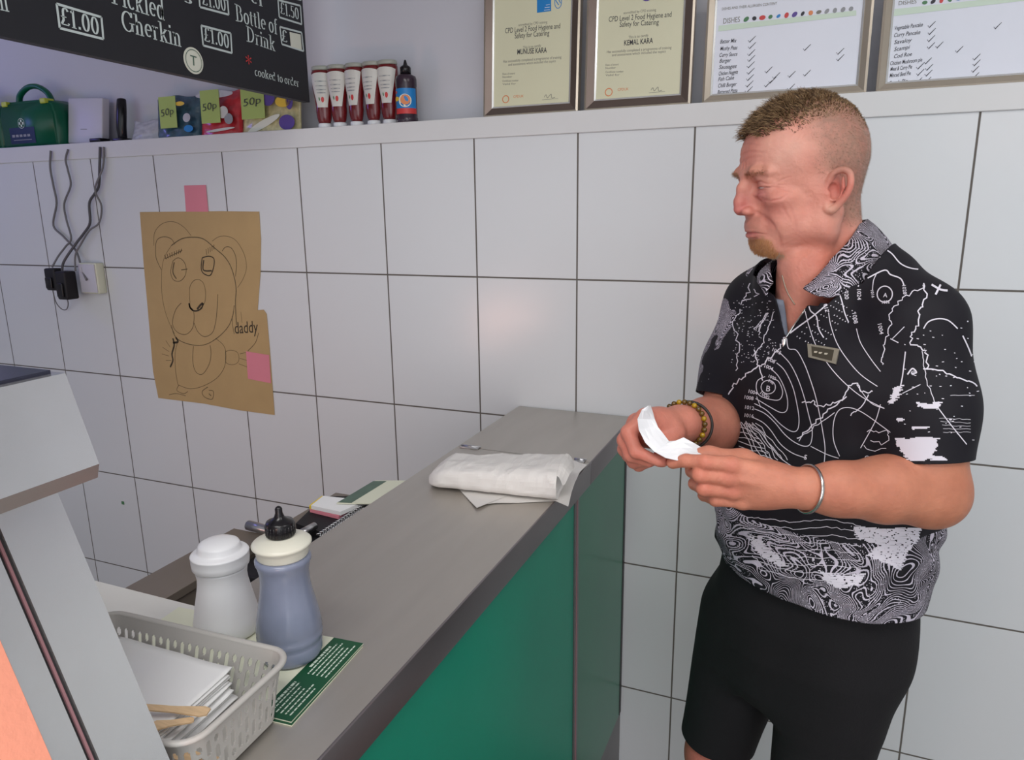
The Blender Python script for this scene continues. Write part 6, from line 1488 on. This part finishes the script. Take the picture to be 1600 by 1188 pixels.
# lower map lines
for k in range(9): 
    y0 = 806+k*9; jag([((1155-1080+k*3)/.3115, (y0-330)/.3115), ((1190-1080)/.3115, (y0+4+k-330)/.3115), ((1240-1080)/.3115, (y0+10+k*2-330)/.3115), ((1300-1080)/.3115, (y0+6+k*3-330)/.3115), ((1345-1080)/.3115, (y0+16+k*2-330)/.3115)], 5, 1.3, 7)
pblob([(1330, 822), (1380, 826), (1438, 824), (1434, 845), (1418, 862), (1406, 892), (1385, 880), (1352, 868), (1375, 852), (1340, 842)], .7)
pblob([(1172, 838), (1190, 846), (1215, 868), (1232, 886), (1218, 884), (1195, 872), (1178, 856)], 1); pblob([(1280, 892), (1320, 900), (1352, 896), (1340, 914), (1310, 920), (1288, 908)], 1)
pv = np.array(pv); kq = len(P2)
shirt = thing_ = npmesh('shirt', P2, T2, ['shirt_print'], man, man, dens=dens)
md = shirt.modifiers.new('thickness', 'SOLIDIFY'); md.thickness = .0022; md.offset = -1
me = bpy.data.meshes.new('shirt_lines'); me.from_pydata([tuple(p-np.array(man.location)) for p in pv], [], pf); me.materials.append(M['print_white']); me.update()
o = bpy.data.objects.new('printed_lines', me); COL.objects.link(o); o.parent = shirt; o['label'] = 'white printed contour lines and numbers'
# sleeve hem stitching
# ---- collar
Tc, Bc = sm3(CT, 8), sm3(CBt, 8); cv, cf = [], []
for i in range(len(Tc)):
    o_ = np.r_[Bc[i][:2]-CC, 0]; o_ /= np.linalg.norm(o_)
    for j in range(6): t = j/5; cv.append(Bc[i]*(1-t)+Tc[i]*t+o_*.005*math.sin(t*3.1)+np.array([0, 0, .002*noise.noise(Vector((i*.3, j, 0)))]))
for i in range(len(Tc)-1):
    for j in range(5): k = i*6+j; cf.append((k, k+1, k+7, k+6))
P3, T3 = np.array(cv), np.array(cf)
o = npmesh('collar', P3, T3, ['collar_print'], shirt, man, dens=np.ones(len(P3))); md = o.modifiers.new('thickness', 'SOLIDIFY'); md.thickness = .003; md.offset = 0
# neck facing (grey) on the far side of the opening and the zip
m = MB().mat('shirt_grey', True)
fa = [(1203, 428), (1209, 446), (1215, 468), (1220, 492), (1225, 518)]; fb = [(1218, 424), (1226, 442), (1230, 466), (1229, 490), (1228, 516)]
fac = []
for i, t in enumerate(np.linspace(.04, .93, 12)):
    ex_, ey_ = 1198+29*t, 418+112*t; h_ = None
    for dx_ in range(2, 12):
        h_ = cast(ex_-dx_, ey_)
        if h_ is not None: break
    if h_ is None: continue
    wd = 15*(1-t)**.5+2; q1 = h_[0]; q2 = at_y(ex_+wd, ey_+2, q1[1]-.002); fac.append((q1-h_[1]*.001, q2))
vs = [f_[0] for f_ in fac]+[f_[1] for f_ in fac]; n = len(fac)
if n > 1: m.add(vs, [(i, i+1, i+n+1, i+n) for i in range(n-1)]); m.build('placket_facing', shirt, solid=.002)
m = MB().mat('silver', True); zp = []
for t in np.linspace(.45, 1.02, 9):
    ex_, ey_ = 1290-63*t, 434+96*t
    for dx_ in range(1, 12):
        h_ = cast(ex_+dx_, ey_)
        if h_ is not None: zp.append(h_[0]+h_[1]*.0015); break
if len(zp) > 2:
    m.tube(zp, .0013, 6); m.box(tuple(zp[-1]-np.array([.002, .003, .012])), tuple(zp[-1]+np.array([.002, 0, .002])), .0008); m.build('zip', shirt)
m = MB().mat('steel_badge', True); 
def on_neck(x, y):
    d = ray(x, y); d = d/np.linalg.norm(d); h_ = hb.ray_cast(Vector(CAM), Vector(d)); return None if h_[0] is None else np.array(h_[0])-d*.0012
cp = [on_neck(x, y) for x, y in [(1222, 430), (1226, 445), (1231, 458), (1238, 470), (1242, 476)]]; cp = [p for p in cp if p is not None]
if len(cp) > 2: m.tube(smooth2(cp, 5), .0009, 6); m.build('neck_chain', man)
# badge
bc4 = [cast(*p) for p in ((1264, 539), (1312, 547), (1307, 570), (1265, 559))]
if all(b is not None for b in bc4):
    q = [b[0]+b[1]*.004 for b in bc4]; nB = sum(b[1] for b in bc4); nB /= np.linalg.norm(nB); cB = sum(q)/4
    q = [p-nB*np.dot(p-cB, nB) for p in q]
    bd_ = MB().mat('steel_badge'); qq = q if np.cross(q[1]-q[0], q[2]-q[0]) @ nB > 0 else q[::-1]; bd_.poly(qq, .0025, nB); 
    ctr = sum(qq)/4; q2 = [ctr+(p-ctr)*np.array([1, 1, 1])*.72+nB*.0003 for p in qq]; bd_.mat('badge_plate'); bd_.poly(q2, .0006, nB); bd_.mat('steel_badge')
    for k_ in (-.4, -.1, .25): e_ = (q[1]-q[0])*.5; mid_ = ctr+e_*k_+nB*.0008; bd_.box(tuple(mid_-np.array([.0022, .0005, .0012])), tuple(mid_+np.array([.0022, .0005, .0012])))
    bdg = bd_.build('name_badge', shirt, label='small metal name badge')
# bracelets
def ring_at(c, axis, ra, n=60, wob=0, sq=1.0):
    axis = axis/np.linalg.norm(axis); e1 = np.cross(axis, (0, 1, 0)); e1 /= np.linalg.norm(e1); e2 = np.cross(axis, e1)
    return [c+e1*ra*math.cos(a)+e2*ra*sq*math.sin(a)+axis*wob*math.sin(2*a) for a in np.linspace(0, 2*math.pi, n, endpoint=False)]
axf = WL_-EL_; cb_ = EL_+axf*.985
m = MB().mat('silver', True); m.tube(ring_at(WL_+axf/np.linalg.norm(axf)*.0, axf+np.array([0, 0, .02]), .0315, sq=1.0), .0030, 8, True, .6); m.build('bangle', man, label='silver bangle on the near wrist')
axr = WR_-ER_; axr /= np.linalg.norm(axr); cR_ = WR_-axr*.006
m = MB(); pts = ring_at(cR_, axr, .0345, 26)
for i, p in enumerate(pts):
    m.mat('bead_amber' if i % 3 == 0 else 'bead_brown', True); b_ = bmesh.new(); bmesh.ops.create_uvsphere(b_, u_segments=10, v_segments=8, radius=.0042)
    for v in b_.verts: v.co = v.co+Vector(p)
    m.frombm(b_)
br_ = m.build('bead_bracelet', man, label='amber and brown bead bracelet on the far wrist')
m = MB().mat('leather_black', True); m.tube(ring_at(cR_-axr*.022, axr+np.array([.25, 0, .1]), .0365, 50), .0022, 8, True); m.build('cord_bracelet', man, label='thin black cord bracelet on the far wrist')
# shoes hidden below the frame
m = MB()
# ---- the paper in his hands
pr_ = thing('paper_wrapper', 'folded white paper strip held between his fingertips', 'paper', YP(1050, 690, -.83))
A_ = [(1013, 634, -.835), (1003, 640, -.842), (996, 655, -.846), (998, 672, -.850), (1008, 692, -.852), (1022, 706, -.854), (1040, 716, -.852), (1058, 720, -.850), (1074, 717, -.846), (1090, 713, -.838)]
B_2 = [(1016, 634, -.826), (1019, 642, -.822), (1023, 656, -.820), (1028, 668, -.822), (1036, 678, -.824), (1045, 690, -.826), (1056, 689, -.824), (1068, 684, -.820), (1086, 694, -.816), (1108, 707, -.812)]
m = MB().mat('paper_receipt', False); rows = 5; vs = []
for i in range(len(A_)):
    a, b = YP(*A_[i]), YP(*B_2[i])
    for j in range(rows):
        t = j/(rows-1); p = a+(b-a)*t; p[1] += -.006*math.sin(t*math.pi)*math.sin(i*1.7); vs.append(p)
fs = [(i*rows+j, i*rows+j+1, (i+1)*rows+j+1, (i+1)*rows+j) for i in range(len(A_)-1) for j in range(rows-1)]
m.add(vs, fs); m.build('strip', pr_, solid=.0006)
